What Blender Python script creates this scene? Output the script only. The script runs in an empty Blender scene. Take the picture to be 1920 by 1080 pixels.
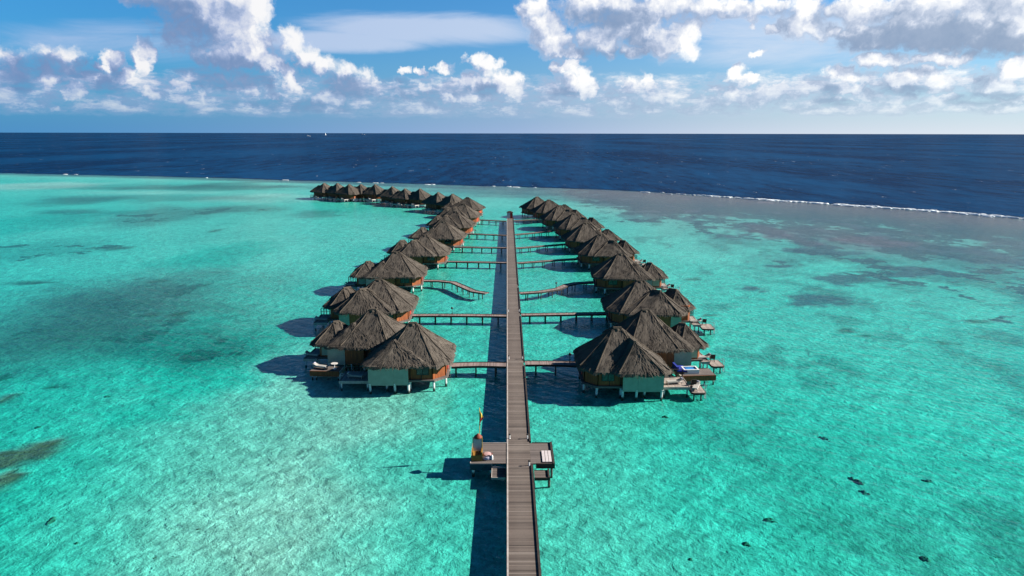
import bpy, math, random
import numpy as np
from mathutils import Vector, Matrix, noise as mnoise

sc = bpy.context.scene
COL = sc.collection
R = math.radians

# ------------------------------------------------------------------ camera model (also used to turn photo measurements into metres)
F = 1280.0; H = 30.0; YH = 249.5; VX = 950.0
TH = math.atan((540 - YH) / F)
YAW = math.atan((960 - VX) / F * math.cos(TH))
def ray(px, py):
    x = (px - 960) / F; y = (540 - py) / F
    fy = math.cos(TH) + y * math.sin(TH); fz = -math.sin(TH) + y * math.cos(TH)
    return Vector((x * math.cos(YAW) + fy * math.sin(YAW), -x * math.sin(YAW) + fy * math.cos(YAW), fz))
def p2w(px, py, z=0.0):
    d = ray(px, py); t = (z - H) / d.z
    return d.x * t, d.y * t
def azel(px, py):
    d = ray(px, py).normalized()
    return math.degrees(math.atan2(d.x, d.y)), math.degrees(math.asin(d.z))

EXPO = 1.36
SUN_EL = 28.5; SUN_AZ = 82.0      # degrees; azimuth clockwise from +Y (the way the camera looks)

# ------------------------------------------------------------------ object helpers
class MB:
    """collects geometry and links it as one mesh object"""
    def __init__(self, flip=False):
        self.v = []; self.f = []; self.uv = []; self.mi = []; self.flip = flip
    def add(self, verts, faces, uvs=None, mi=0):
        b = len(self.v)
        s = -1 if self.flip else 1
        self.v += [(s * p[0], p[1], p[2]) for p in verts]
        for k, fc in enumerate(faces):
            fc2 = [b + i for i in fc]
            u = uvs[k] if uvs else [(0, 0)] * len(fc)
            if self.flip:
                fc2 = fc2[::-1]; u = u[::-1]
            self.f.append(fc2); self.uv.append(u); self.mi.append(mi)
    def box(self, x0, x1, y0, y1, z0, z1, mi=0, M=None):
        vs = [(x0, y0, z0), (x1, y0, z0), (x1, y1, z0), (x0, y1, z0), (x0, y0, z1), (x1, y0, z1), (x1, y1, z1), (x0, y1, z1)]
        if M is not None: vs = [tuple(M @ Vector(p)) for p in vs]
        self.add(vs, [(3, 2, 1, 0), (4, 5, 6, 7), (0, 1, 5, 4), (1, 2, 6, 5), (2, 3, 7, 6), (3, 0, 4, 7)], None, mi)
    def bar(self, a, b, w, h=None, mi=0):
        """box beam between two points, w wide and h high"""
        h = h or w
        a = Vector(a); b = Vector(b); d = (b - a).normalized()
        up = Vector((0, 0, 1)) if abs(d.z) < .95 else Vector((0, 1, 0))
        s = d.cross(up).normalized() * w / 2; u = s.cross(d).normalized() * h / 2
        vs = [a - s - u, a + s - u, a + s + u, a - s + u, b - s - u, b + s - u, b + s + u, b - s + u]
        self.add([tuple(p) for p in vs], [(3, 2, 1, 0), (4, 5, 6, 7), (0, 1, 5, 4), (1, 2, 6, 5), (2, 3, 7, 6), (3, 0, 4, 7)], None, mi)
    def tube(self, a, b, r0, r1=None, n=8, mi=0):
        r1 = r0 if r1 is None else r1
        a = Vector(a); b = Vector(b); d = (b - a).normalized()
        up = Vector((0, 0, 1)) if abs(d.z) < .95 else Vector((0, 1, 0))
        s = d.cross(up).normalized(); u = s.cross(d).normalized()
        vs = []
        for c, r in ((a, r0), (b, r1)):
            for k in range(n):
                t = 2 * math.pi * k / n
                vs.append(tuple(c + s * math.cos(t) * r + u * math.sin(t) * r))
        fs = [(k, (k + 1) % n, n + (k + 1) % n, n + k) for k in range(n)]
        fs += [tuple(range(n))[::-1], tuple(range(n, 2 * n))]
        self.add(vs, fs, None, mi)
    def lathe(self, c, prof, n=12, mi=0):
        """prof: (radius, z) list"""
        vs = []
        for r, z in prof:
            for k in range(n):
                t = 2 * math.pi * k / n
                vs.append((c[0] + r * math.cos(t), c[1] + r * math.sin(t), c[2] + z))
        fs = []
        for j in range(len(prof) - 1):
            for k in range(n):
                k2 = (k + 1) % n
                fs.append((j * n + k, j * n + k2, (j + 1) * n + k2, (j + 1) * n + k))
        fs += [tuple(range(n))[::-1], tuple(range((len(prof) - 1) * n, len(prof) * n))]
        self.add(vs, fs, None, mi)
    def prism(self, poly, z0, z1, mi=0):
        n = len(poly)
        vs = [(p[0], p[1], z0) for p in poly] + [(p[0], p[1], z1) for p in poly]
        fs = [tuple(range(n))[::-1], tuple(range(n, 2 * n))] + [(k, (k + 1) % n, n + (k + 1) % n, n + k) for k in range(n)]
        self.add(vs, fs, None, mi)
    def build(self, name, mat, parent=None, smooth=False):
        me = bpy.data.meshes.new(name)
        me.from_pydata(self.v, [], self.f)
        uvl = me.uv_layers.new(name='UVMap')
        flat = [c for u in self.uv for q in u for c in q]
        uvl.data.foreach_set('uv', flat)
        for m in (mat if isinstance(mat, (list, tuple)) else [mat]): me.materials.append(m)
        me.polygons.foreach_set('material_index', self.mi)
        if smooth: me.polygons.foreach_set('use_smooth', [True] * len(self.f))
        me.update()
        o = bpy.data.objects.new(name, me); COL.objects.link(o)
        if parent is not None: o.parent = parent
        return o

def tag(o, label=None, cat=None, group=None, kind=None):
    if label: o['label'] = label
    if cat: o['category'] = cat
    if group: o['group'] = group
    if kind: o['kind'] = kind
    return o
def empty(name, loc, rz=0.0):
    o = bpy.data.objects.new(name, None); COL.objects.link(o)
    o.location = loc; o.rotation_euler = (0, 0, rz); o.empty_display_size = .3
    return o
KIDS = {}
def children(o): return [c for c in bpy.data.objects if c.parent == o]
def copy_tree(o, parent=None):
    c = o.copy(); COL.objects.link(c)
    if parent is not None: c.parent = parent
    for ch in children(o): copy_tree(ch, c)
    return c

# ------------------------------------------------------------------ node helpers
class NT:
    def __init__(self, nt): self.nt = nt
    def n(self, t, **kw):
        nd = self.nt.nodes.new(t)
        for k, v in kw.items(): setattr(nd, k, v)
        return nd
    def put(self, sock, v):
        if v is None: return
        if isinstance(v, bpy.types.NodeSocket): self.nt.links.new(v, sock)
        else: sock.default_value = v
    def math(self, op, a, b=None, c=None, clamp=False):
        nd = self.n('ShaderNodeMath', operation=op, use_clamp=clamp)
        for i, v in enumerate((a, b, c)): self.put(nd.inputs[i], v)
        return nd.outputs[0]
    def vmath(self, op, a, b=None, c=None, out=0):
        nd = self.n('ShaderNodeVectorMath', operation=op)
        for i, v in enumerate((a, b, c)): self.put(nd.inputs[i], v)
        return nd.outputs[out]
    def mix(self, f, a, b, blend='MIX'):
        nd = self.n('ShaderNodeMix', data_type='RGBA', blend_type=blend)
        self.put(nd.inputs[0], f); self.put(nd.inputs[6], a); self.put(nd.inputs[7], b)
        return nd.outputs[2]
    def noise(self, vec, scale, detail=3, rough=.5, dist=0.0, w=None, lac=2.0):
        nd = self.n('ShaderNodeTexNoise', noise_dimensions='3D')
        self.put(nd.inputs['Vector'], vec); nd.inputs['Scale'].default_value = scale; nd.inputs['Detail'].default_value = detail
        nd.inputs['Roughness'].default_value = rough; nd.inputs['Distortion'].default_value = dist; nd.inputs['Lacunarity'].default_value = lac
        return nd.outputs[0]
    def ramp(self, fac, stops, interp='LINEAR'):
        nd = self.n('ShaderNodeValToRGB'); cr = nd.color_ramp; cr.interpolation = interp
        while len(cr.elements) < len(stops): cr.elements.new(.5)
        for e, (p, c) in zip(cr.elements, stops): e.position = p; e.color = c if len(c) == 4 else (*c, 1)
        self.put(nd.inputs[0], fac)
        return nd.outputs[0]
    def mapr(self, v, a, b, c=0.0, d=1.0, smooth=False):
        nd = self.n('ShaderNodeMapRange', clamp=True, interpolation_type='SMOOTHSTEP' if smooth else 'LINEAR')
        self.put(nd.inputs[0], v)
        for i, q in enumerate((a, b, c, d)): self.put(nd.inputs[i + 1], q)
        return nd.outputs[0]
    def bump(self, h, strength, dist, normal=None):
        nd = self.n('ShaderNodeBump'); nd.inputs['Strength'].default_value = strength; nd.inputs['Distance'].default_value = dist
        self.put(nd.inputs['Height'], h)
        if normal is not None: self.put(nd.inputs['Normal'], normal)
        return nd.outputs[0]
    def vscale(self, vec, s):
        return self.vmath('MULTIPLY', vec, s)

def mat(name):
    m = bpy.data.materials.new(name); m.use_nodes = True
    nt = m.node_tree; nt.nodes.clear()
    t = NT(nt); out = t.n('ShaderNodeOutputMaterial')
    return m, t, out
def principled(t, out, color, rough=.7, normal=None, spec=.3, metallic=0.0):
    b = t.n('ShaderNodeBsdfPrincipled')
    t.put(b.inputs['Base Color'], color if isinstance(color, bpy.types.NodeSocket) else (*color, 1))
    t.put(b.inputs['Roughness'], rough); b.inputs['Specular IOR Level'].default_value = spec; b.inputs['Metallic'].default_value = metallic
    if normal is not None: t.put(b.inputs['Normal'], normal)
    t.nt.links.new(b.outputs[0], out.inputs[0])
    return b

def simple_mat(name, color, rough=.7, var=.25, scale=3.0, bump=.0, spec=.3):
    m, t, out = mat(name)
    tc = t.n('ShaderNodeTexCoord')
    nz = t.noise(tc.outputs['Object'], scale, 4, .6)
    lo = tuple(c * (1 - var) for c in color); hi = tuple(min(1, c * (1 + var)) for c in color)
    col = t.ramp(nz, [(.3, lo), (.7, hi)])
    nrm = t.bump(nz, bump, .05) if bump else None
    principled(t, out, col, rough, nrm, spec)
    return m

def thatch_mat(name, lo, mid, hi):
    m, t, out = mat(name)
    tc = t.n('ShaderNodeTexCoord'); uv = tc.outputs['UV']; ob = tc.outputs['Object']
    oi = t.n('ShaderNodeObjectInfo')
    off = t.vmath('ADD', t.vscale(uv, (7.0, .9, 1)), t.n('ShaderNodeCombineXYZ').outputs[0])
    s1 = t.noise(off, 1.0, 4, .65)
    s2 = t.noise(t.vscale(uv, (22.0, 2.6, 1)), 1.0, 2, .6)
    s3 = t.noise(ob, .55, 3, .55)
    st = t.math('ADD', t.math('MULTIPLY', s1, .55), t.math('MULTIPLY', s2, .45))
    f = t.math('ADD', t.math('MULTIPLY', st, .75), t.math('MULTIPLY', s3, .25))
    f = t.math('ADD', f, t.math('MULTIPLY', t.math('SUBTRACT', oi.outputs['Random'], .5), .06))
    col = t.ramp(f, [(.34, lo), (.5, mid), (.66, hi)])
    b1 = t.bump(st, .6, .06)
    principled(t, out, col, .95, b1, .1)
    return m

def plank_mat(name, color, axis, width=.14, var=.3, section=None):
    """boards laid across one local axis, each with its own tone, dark gaps between; section = joist seam spacing"""
    m, t, out = mat(name)
    tc = t.n('ShaderNodeTexCoord'); ob = tc.outputs['Object']
    sp = t.n('ShaderNodeSeparateXYZ'); t.put(sp.inputs[0], ob)
    a = sp.outputs[axis]
    idx = t.math('FLOOR', t.math('DIVIDE', a, width))
    wn = t.n('ShaderNodeTexWhiteNoise', noise_dimensions='1D'); t.put(wn.inputs['W'], idx)
    fr = t.math('FRACT', t.math('DIVIDE', a, width))
    gap = t.math('LESS_THAN', fr, .09)
    sc_ = (1.5, 14, 1.5) if axis == 1 else (14, 1.5, 1.5)
    grain = t.noise(t.vscale(ob, sc_), 1.0, 3, .6)
    big = t.noise(ob, .35, 4, .6)
    f = t.math('ADD', t.math('MULTIPLY', wn.outputs[0], .42), t.math('ADD', t.math('MULTIPLY', grain, .25), t.math('MULTIPLY', big, .33)))
    lo = tuple(c * (1 - var) for c in color); hi = tuple(min(1, c * (1 + var)) for c in color)
    col = t.ramp(f, [(.25, lo), (.75, hi)])
    if section:
        col = t.mix(t.math('MULTIPLY', t.math('GREATER_THAN', wn.outputs[0], .93), .55), col, (.20, .17, .147, 1))
        worn = t.mapr(t.math('ABSOLUTE', t.math('SUBTRACT', sp.outputs[0], 1.12)), .15, .8, .35, 0, True)
        col = t.mix(t.math('MULTIPLY', worn, big), col, (.175, .146, .126, 1))
        sf = t.math('FRACT', t.math('DIVIDE', a, section))
        sidx = t.math('FLOOR', t.math('DIVIDE', a, section))
        wn2 = t.n('ShaderNodeTexWhiteNoise', noise_dimensions='1D'); t.put(wn2.inputs['W'], sidx)
        col = t.mix(t.math('MULTIPLY', wn2.outputs[0], .28), col, (color[0] * .55, color[1] * .5, color[2] * .5, 1))
        col = t.mix(t.math('MULTIPLY', t.math('LESS_THAN', sf, .045), .7), col, (.03, .024, .02, 1))
    col = t.mix(t.math('MULTIPLY', gap, .6), col, (.02, .016, .014, 1))
    hgt = t.math('ADD', t.math('MULTIPLY', t.math('SUBTRACT', 1.0, gap), .5), t.math('MULTIPLY', grain, .3))
    principled(t, out, col, .8, t.bump(hgt, .5, .02), .25)
    return m

M = {}
M['thatch'] = thatch_mat('weathered_thatch', (.040, .034, .0285), (.072, .061, .051), (.128, .109, .088))
M['ridge'] = thatch_mat('sunlit_ridge_thatch', (.046, .037, .029), (.088, .072, .056), (.16, .13, .098))  # thatch colour lightened to suggest sun catching the hip edges
M['wood'] = None
def wood_mat():
    m, t, out = mat('reddish_timber')
    tc = t.n('ShaderNodeTexCoord'); ob = tc.outputs['Object']
    g = t.noise(t.vscale(ob, (5, 5, .6)), 1.5, 4, .6)
    col = t.ramp(g, [(.3, (.13, .034, .010)), (.7, (.30, .085, .022))])
    principled(t, out, col, .6, t.bump(g, .3, .02), .3)
    return m
M['wood'] = wood_mat()
M['screen'] = simple_mat('grey_green_render', (.27, .29, .225), .85, .14, 1.2)
M['cream'] = simple_mat('cream_panel', (.34, .33, .26), .8, .12, 1.0)
M['deck'] = plank_mat('deck_boards', (.115, .094, .084), 1, .14, .35)
M['landing'] = plank_mat('pale_deck_boards', (.27, .225, .195), 0, .16, .3)
M['jetty'] = plank_mat('jetty_boards', (.112, .089, .075), 1, .145, .36, 2.9)
M['bridge'] = plank_mat('bridge_boards', (.20, .150, .137), 0, .15, .35)
M['dark'] = simple_mat('dark_timber', (.030, .022, .018), .8, .4, 3)
M['edge'] = simple_mat('weathered_edge_board', (.34, .30, .27), .8, .25, 2)
M['white'] = simple_mat('white_paint', (.62, .62, .60), .5, .05, 2)
M['cushion'] = simple_mat('offwhite_canvas', (.30, .285, .26), .9, .08, 3, .2)
M['towel'] = simple_mat('grey_lilac_towel', (.30, .29, .36), .95, .15, 4, .2)
M['blue'] = simple_mat('blue_canvas', (.012, .025, .22), .8, .2, 3, .2)
M['poolblue'] = simple_mat('pool_water', (.05, .22, .50), .08, .15, 2, .1, .5)
M['red'] = simple_mat('red_paint', (.36, .035, .020), .6, .2, 3)
M['orange'] = simple_mat('orange_clay', (.17, .035, .017), .7, .2, 4)
M['yellow'] = simple_mat('yellow_lacquer', (.55, .36, .05), .5, .2, 4)
M['brown'] = simple_mat('golden_brown_wood', (.20, .105, .02), .6, .3, 5)
M['greypanel'] = simple_mat('pale_grey_board', (.42, .39, .36), .8, .12, 3)
M['teal'] = simple_mat('dark_teal_fascia', (.012, .035, .05), .7, .3, 2)
M['metal'] = simple_mat('dull_steel', (.45, .46, .47), .35, .1, 4)
M['black'] = simple_mat('black_paint', (.012, .012, .012), .5, .3, 4)
M['glass'] = simple_mat('dark_window_glass', (.012, .016, .02), .06, .2, 1, 0, .6)
M['foam'] = simple_mat('sea_foam', (.82, .84, .85), .9, .08, 1.0, .3)
def post_mat():
    m, t, out = mat('concrete_post')
    tc = t.n('ShaderNodeTexCoord'); ob = tc.outputs['Object']
    geo = t.n('ShaderNodeNewGeometry'); sp = t.n('ShaderNodeSeparateXYZ'); t.put(sp.inputs[0], geo.outputs['Position'])
    nz = t.noise(ob, 6, 3, .6)
    base = t.ramp(nz, [(.3, (.46, .46, .43)), (.7, (.70, .70, .67))])
    z = t.math('ADD', sp.outputs[2], t.math('MULTIPLY', nz, .3))
    wet = t.mapr(z, .30, .52, 1, 0)
    col = t.mix(wet, base, (.035, .040, .032, 1))
    principled(t, out, col, .8, None, .3)
    return m
M['post'] = post_mat()
M['darkpost'] = simple_mat('dark_wet_post', (.055, .045, .038), .7, .4, 5)
M['coral'] = simple_mat('dark_coral_rock', (.27, .22, .15), .95, .5, 1.4, .6)

# ------------------------------------------------------------------ numpy noise for the sea floor
rs = np.random.RandomState(7)
_tab = rs.rand(256, 256)
def vnoise(x, y):
    xi = np.floor(x).astype(int); yi = np.floor(y).astype(int); fx = x - xi; fy = y - yi
    fx = fx * fx * (3 - 2 * fx); fy = fy * fy * (3 - 2 * fy)
    a = _tab[xi & 255, yi & 255]; b = _tab[(xi + 1) & 255, yi & 255]; c = _tab[xi & 255, (yi + 1) & 255]; d = _tab[(xi + 1) & 255, (yi + 1) & 255]
    return (a * (1 - fx) + b * fx) * (1 - fy) + (c * (1 - fx) + d * fx) * fy
def fbm(x, y, s, o=5, g=.55):
    t = 0; a = 1; n = 0
    for k in range(o):
        t = t + a * vnoise(x / s + 17.3 * k, y / s - 9.1 * k); n += a; a *= g; s = s / 2.03
    return t / n
def sstep(a, b, x):
    t = np.clip((x - a) / (b - a), 0, 1); return t * t * (3 - 2 * t)

# reef crest: measured along the surf line
REEF = sorted([p2w(*q) for q in [(-250, 322), (0, 326), (200, 330), (450, 336), (700, 343), (950, 350), (1140, 356), (1240, 361), (1400, 371), (1600, 384), (1780, 396), (1920, 408)]])
REEF = [(-60000, 2200), (-3000, 700)] + REEF + [(240, 180), (340, 60), (900, -300), (60000, -3000)]
RX = np.array([p[0] for p in REEF]); RY = np.array([p[1] for p in REEF])

def grid_axis_x():
    u = np.linspace(-math.asinh(60), math.asinh(60), 380)
    x = 9.0 * np.sinh(u)
    far = np.array([700, 1000, 1600, 3000, 6000, 15000, 60000.0])
    return np.concatenate([-far[::-1], x, far])
def grid_axis_y():
    a = np.linspace(-400, 20, 12)[:-1]
    b = [20.0]
    while b[-1] < 720: b.append(b[-1] * 1.0105)
    far = np.array([800, 950, 1200, 1700, 2600, 4500, 9000, 20000, 60000.0])
    return np.concatenate([a, np.array(b), far])
GX, GY = np.meshgrid(grid_axis_x(), grid_axis_y())

def ell(px, py, rx, ry, warp=.35, seed=0.0, soft=.35, ang=0.0):
    """soft ellipse on the sea floor, from its centre and half-sizes as they measure in the photo, with a ragged edge"""
    cx, cy = p2w(px, py)
    x1, _ = p2w(px + rx, py); ax = abs(x1 - cx)
    _, y0 = p2w(px, py - ry * .999); _, y1 = p2w(px, py + ry); ay = abs(y0 - y1) / 2; cy = (y0 + y1) / 2
    sx = max(2.0, ax * .5)
    dx = (GX - cx) / ax; dy = (GY - cy) / ay
    if ang: dx, dy = dx * math.cos(ang) + dy * math.sin(ang), -dx * math.sin(ang) + dy * math.cos(ang)
    s = max(3.0, min(ax, ay) * .9)
    dx = dx + (fbm(GX + seed * 31, GY, s) - .5) * 2 * warp * 1.6; dy = dy + (fbm(GX, GY + 77 + seed * 13, s) - .5) * 2 * warp * 1.6
    d = np.sqrt(dx * dx + dy * dy)
    return 1 - sstep(1 - soft, 1 + soft, d)

def lagoon():
    ry = np.interp(GX, RX, RY)
    slope = np.interp(GX, RX[:-1], np.diff(RY) / np.diff(RX))
    dist = (GY - ry) / np.sqrt(1 + slope ** 2)               # metres seaward of the crest
    dist = dist + (fbm(GX, GY, 28, 4) - .5) * 10
    n1 = fbm(GX, GY, 60, 5); n2 = fbm(GX + 500, GY, 14, 4); n3 = fbm(GX, GY + 900, 3.0, 3)
    # ---- depth of water over the sand
    d = 1.75 + (n1 - .5) * 1.1
    d += .75 * sstep(-18, -40, GX) * sstep(200, 40, GY)                      # deeper on the left
    for e, amt in [((470, 870, 330, 240, .35, 1, .6), -.95), ((560, 1000, 300, 150, .3, 2, .6), -.2), ((330, 640, 60, 40, .4, 3), .5),
                   ((415, 478, 75, 22, .5, 3, .5), 1.3), ((410, 690, 90, 70, .5, 4, .5), .8), ((60, 418, 90, 22, .4, 5, .4), 1.0), ((60, 350, 110, 7, .3, 6, .5), -1.3),
                   ((1300, 820, 330, 130, .4, 7, .6), .05), ((1650, 800, 300, 200, .4, 8, .8), .1), ((700, 430, 220, 70, .4, 9, .8), -.35),
                   ((1560, 440, 80, 25, .5, 10, .5), -.6), ((1240, 420, 150, 50, .4, 11, .6), -.35), ((900, 375, 160, 16, .3, 12, .6), -.3), ((300, 362, 140, 4, .3, 13, .5), -.6), ((500, 372, 130, 8, .3, 14, .5), -.8),
                   ((1120, 900, 150, 200, .4, 15, .7), -.35), ((1750, 1000, 260, 120, .4, 16, .7), .0)]:
        d += amt * ell(*e)
    for e, k in [((25, 862, 58, 34, .55, .25, .3), .6), ((-8, 905, 34, 26, .55, -.08, .3), .6), ((12, 748, 22, 12, .55, .12, .3), .5), ((1458, 436, 40, 17, .7, 14.58, .25), .4), ((1640, 452, 60, 10, .7, 16.4, .25), .4), ((190, 590, 330, 75, .5, 21, .7), .35)]:
        d = d * (1 - k * ell(*e))
    flat = sstep(-70, -14, dist) * (.55 + .45 * sstep(-60, 60, GX))
    d = np.maximum(d, .72 + .2 * (n2 - .5))
    zone = sstep(-175, -75, dist) * sstep(12, 55, GX)
    d = d * (1 - .4 * zone)
    d = d * (1 - flat * .75) + .16 * flat
    d = np.clip(d, .15, 4)
    drop = sstep(-1, 16, dist)
    depth = d * (1 - drop) + 45 * drop
    # ---- colour of the floor
    sand = np.stack([.82 + 0 * GX, .82 + 0 * GX, .70 + 0 * GX], -1)
    sand *= (.90 + .2 * n2)[..., None]
    def paint(col, m):
        nonlocal sand
        m = np.clip(m, 0, 1)[..., None]
        sand = sand * (1 - m) + np.array(col) * (.8 + .4 * n3[..., None]) * m
    grass = (.24, .225, .165); rub = (.33, .145, .16); olive = (.21, .15, .07); grey = (.225, .18, .18)
    for e, k in [((190, 590, 330, 75, .5, 21, .7), .95), ((330, 650, 190, 40, .5, 22, .6), .7), ((60, 640, 150, 90, .5, 23, .7), .6), ((330, 402, 150, 16, .5, 24, .6), .7),
                 ((140, 378, 75, 7, .4, 25, .5), .7), ((400, 352, 190, 5, .5, 26, .5), .75), ((300, 372, 200, 6, .4, 126, .5), .5), ((590, 402, 50, 7, .4, 27, .5), .6), ((430, 347, 60, 5, .5, 28, .5), .6), ((130, 398, 60, 5, .4, 29, .5), .6),
                 ((250, 352, 200, 5, .4, 30, .5), .35), ((60, 470, 90, 20, .6, 31, .7), .35), ((1500, 890, 100, 90, .6, 33, .8), .15), ((1690, 1010, 130, 60, .8, 34, .7), .35), ((760, 600, 40, 300, .4, 35, .8), .1)]:
        paint(grass, ell(*e) * k * (.65 + .7 * n2))
    # reef flat behind the crest
    fl = sstep(-85, -38, dist + (n2 - .5) * 40) * sstep(-150, 30, GX) + sstep(-26, -10, dist) * .9
    paint(grey, np.clip(fl, 0, 1) * .92 * (.8 + .4 * n2))
    # broken coral rubble, thinning out towards the villas
    zone = sstep(-175, -75, dist) * sstep(12, 55, GX)
    rag = fbm(GX * 1.0 + 40, GY * .62, 17, 5, .62)
    paint(rub, sstep(.50, .55, rag + zone * .10 - .05) * zone * .95)
    paint(rub, zone * .38)
    zone2 = sstep(38, 90, GX) * sstep(60, 130, GY) * (1 - zone)
    paint((.17, .20, .17), sstep(.47, .57, fbm(GX, GY * .8 + 300, 9, 5, .6)) * zone2 * .7)
    for e in [(1458, 436, 40, 17), (1358, 441, 20, 5), (1405, 440, 16, 4), (1310, 384, 55, 14), (1480, 388, 110, 16), (1640, 452, 60, 10), (1552, 470, 60, 6), (1700, 505, 60, 10), (1460, 497, 22, 3.5),
              (1610, 522, 70, 9), (1760, 462, 90, 14), (1860, 482, 70, 18), (1540, 560, 66, 11), (1415, 538, 22, 5), (1520, 455, 40, 6), (1650, 440, 40, 8)]:
        paint(rub, ell(*e, .7, e[0] * .01, .25) * .85)
    for e in [(1586, 616, 13, 4), (1618, 626, 12, 3), (1300, 522, 14, 2.5), (295, 527, 18, 4), (60, 530, 40, 4), (75, 530, 10, 3), (215, 465, 35, 4), (335, 588, 16, 6), (285, 590, 14, 5), (383, 534, 9, 3), (400, 433, 10, 3), (1330, 588, 10, 2.5), (1770, 640, 14, 3), (1840, 600, 18, 3)]:
        paint(olive, ell(*e, .5, e[0] * .01, .35) * .8)
    for e in [(25, 862, 58, 34), (-8, 905, 34, 26), (12, 748, 22, 12), (110, 724, 12, 6)]:
        paint(olive, ell(*e, .55, e[0] * .01, .3) * .92)
    paint((.15, .17, .13), sstep(.60, .72, fbm(GX * .9 + 70, GY * .55, 5.5, 4, .6)) * (.10 + .35 * sstep(5, 40, GX)))
    sand = np.clip(sand, .01, .9)
    share = zone * .72 + np.clip(fl, 0, 1) * .25 + .47 * zone2
    for e in [(190, 590, 330, 75, .5, 21, .7), (330, 650, 190, 40, .5, 22, .6), (60, 640, 150, 90, .5, 23, .7), (330, 402, 150, 16, .5, 24, .6), (60, 470, 160, 24, .6, 31, .7), ]:
        share = np.maximum(share, ell(*e) * .52)
    return depth, dist, sand, np.clip(share, 0, 1)
DEPTH, DIST, FLOORCOL, SHARE = lagoon()

def grid_mesh(name, Z):
    ny, nx = GX.shape
    co = np.stack([GX, GY, Z], -1).reshape(-1, 3).astype(np.float32)
    i = np.arange(ny * nx).reshape(ny, nx)
    q = np.stack([i[:-1, :-1], i[:-1, 1:], i[1:, 1:], i[1:, :-1]], -1).reshape(-1, 4)
    me = bpy.data.meshes.new(name)
    me.vertices.add(len(co)); me.vertices.foreach_set('co', co.ravel())
    me.loops.add(q.size); me.loops.foreach_set('vertex_index', q.ravel().astype(np.int32))
    me.polygons.add(len(q)); me.polygons.foreach_set('loop_start', np.arange(0, q.size, 4, dtype=np.int32))
    me.polygons.foreach_set('use_smooth', np.ones(len(q), dtype=bool))
    me.update(calc_edges=True); me.validate()
    return me

def seabed():
    me = grid_mesh('seabed', -.16 - np.clip(DEPTH - 1, 0, 3) * .05 - sstep(3, 30, DEPTH) * 40)
    at = me.color_attributes.new('floor', 'FLOAT_COLOR', 'POINT')
    at.data.foreach_set('color', np.concatenate([FLOORCOL, np.ones(FLOORCOL.shape[:2] + (1,))], -1).reshape(-1).astype(np.float32))
    ms = me.attributes.new('share', 'FLOAT', 'POINT'); ms.data.foreach_set('value', SHARE.reshape(-1).astype(np.float32))
    m, t, out = mat('coral_sand')
    a = t.n('ShaderNodeAttribute', attribute_name='floor')
    geo = t.n('ShaderNodeNewGeometry'); P = geo.outputs['Position']
    wv = t.vmath('ADD', P, t.vscale(t.n('ShaderNodeTexNoise').outputs[1], (0, 0, 0)))
    warp = t.n('ShaderNodeTexNoise'); t.put(warp.inputs['Vector'], P); warp.inputs['Scale'].default_value = .5; warp.inputs['Detail'].default_value = 2
    Pw = t.vmath('ADD', P, t.vmath('MULTIPLY', t.vmath('SUBTRACT', warp.outputs[1], (.5, .5, .5)), (1.6, 1.6, 0)))
    rip = t.noise(Pw, 1.35, 3, .55)
    fine = t.noise(P, 5.5, 3, .6)
    h = t.math('ADD', t.math('MULTIPLY', rip, 1.0), t.math('MULTIPLY', fine, .25))
    peb = t.mapr(t.noise(P, 2.4, 4, .7), .60, .72, 0, .45)
    col = t.mix(peb, a.outputs[0], (.17, .17, .12, 1))
    peb2 = t.math('MULTIPLY', t.mapr(t.noise(P, .16, 3, .6), .50, .62), t.mapr(t.noise(P, 1.1, 3, .6), .60, .70, 0, .8))
    col = t.mix(t.math('MULTIPLY', peb2, .6), col, (.07, .07, .05, 1))
    sh = t.n('ShaderNodeAttribute', attribute_name='share').outputs['Fac']
    mot = t.noise(t.vmath('ADD', t.vscale(P, (1, .75, 1)), (11, 5, 0)), .10, 8, .66)
    thr = t.math('MULTIPLY_ADD', sh, -.34, .70)
    msk = t.mapr(t.math('SUBTRACT', mot, thr), 0, .035, 0, 1, True)
    fine2 = t.noise(P, .9, 4, .7)
    rubc = t.ramp(fine2, [(.3, (.14, .078, .075)), (.7, (.29, .17, .165))])
    spx = t.n('ShaderNodeSeparateXYZ'); t.put(spx.inputs[0], P)
    grc = t.ramp(fine2, [(.3, (.13, .13, .08)), (.7, (.24, .27, .20))])
    patch = t.mix(t.mapr(spx.outputs[0], -5, 25), grc, rubc)
    col = t.mix(t.math('MULTIPLY', msk, t.mapr(sh, .02, .3, 0, .85)), col, patch)
    principled(t, out, col, 1.0, t.bump(h, 1.0, .22), 0.0)
    me.materials.append(m)
    o = bpy.data.objects.new('seabed', me); COL.objects.link(o)
    tag(o, 'pale sand and coral rubble sea floor under the lagoon', 'seabed', kind='structure')

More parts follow.
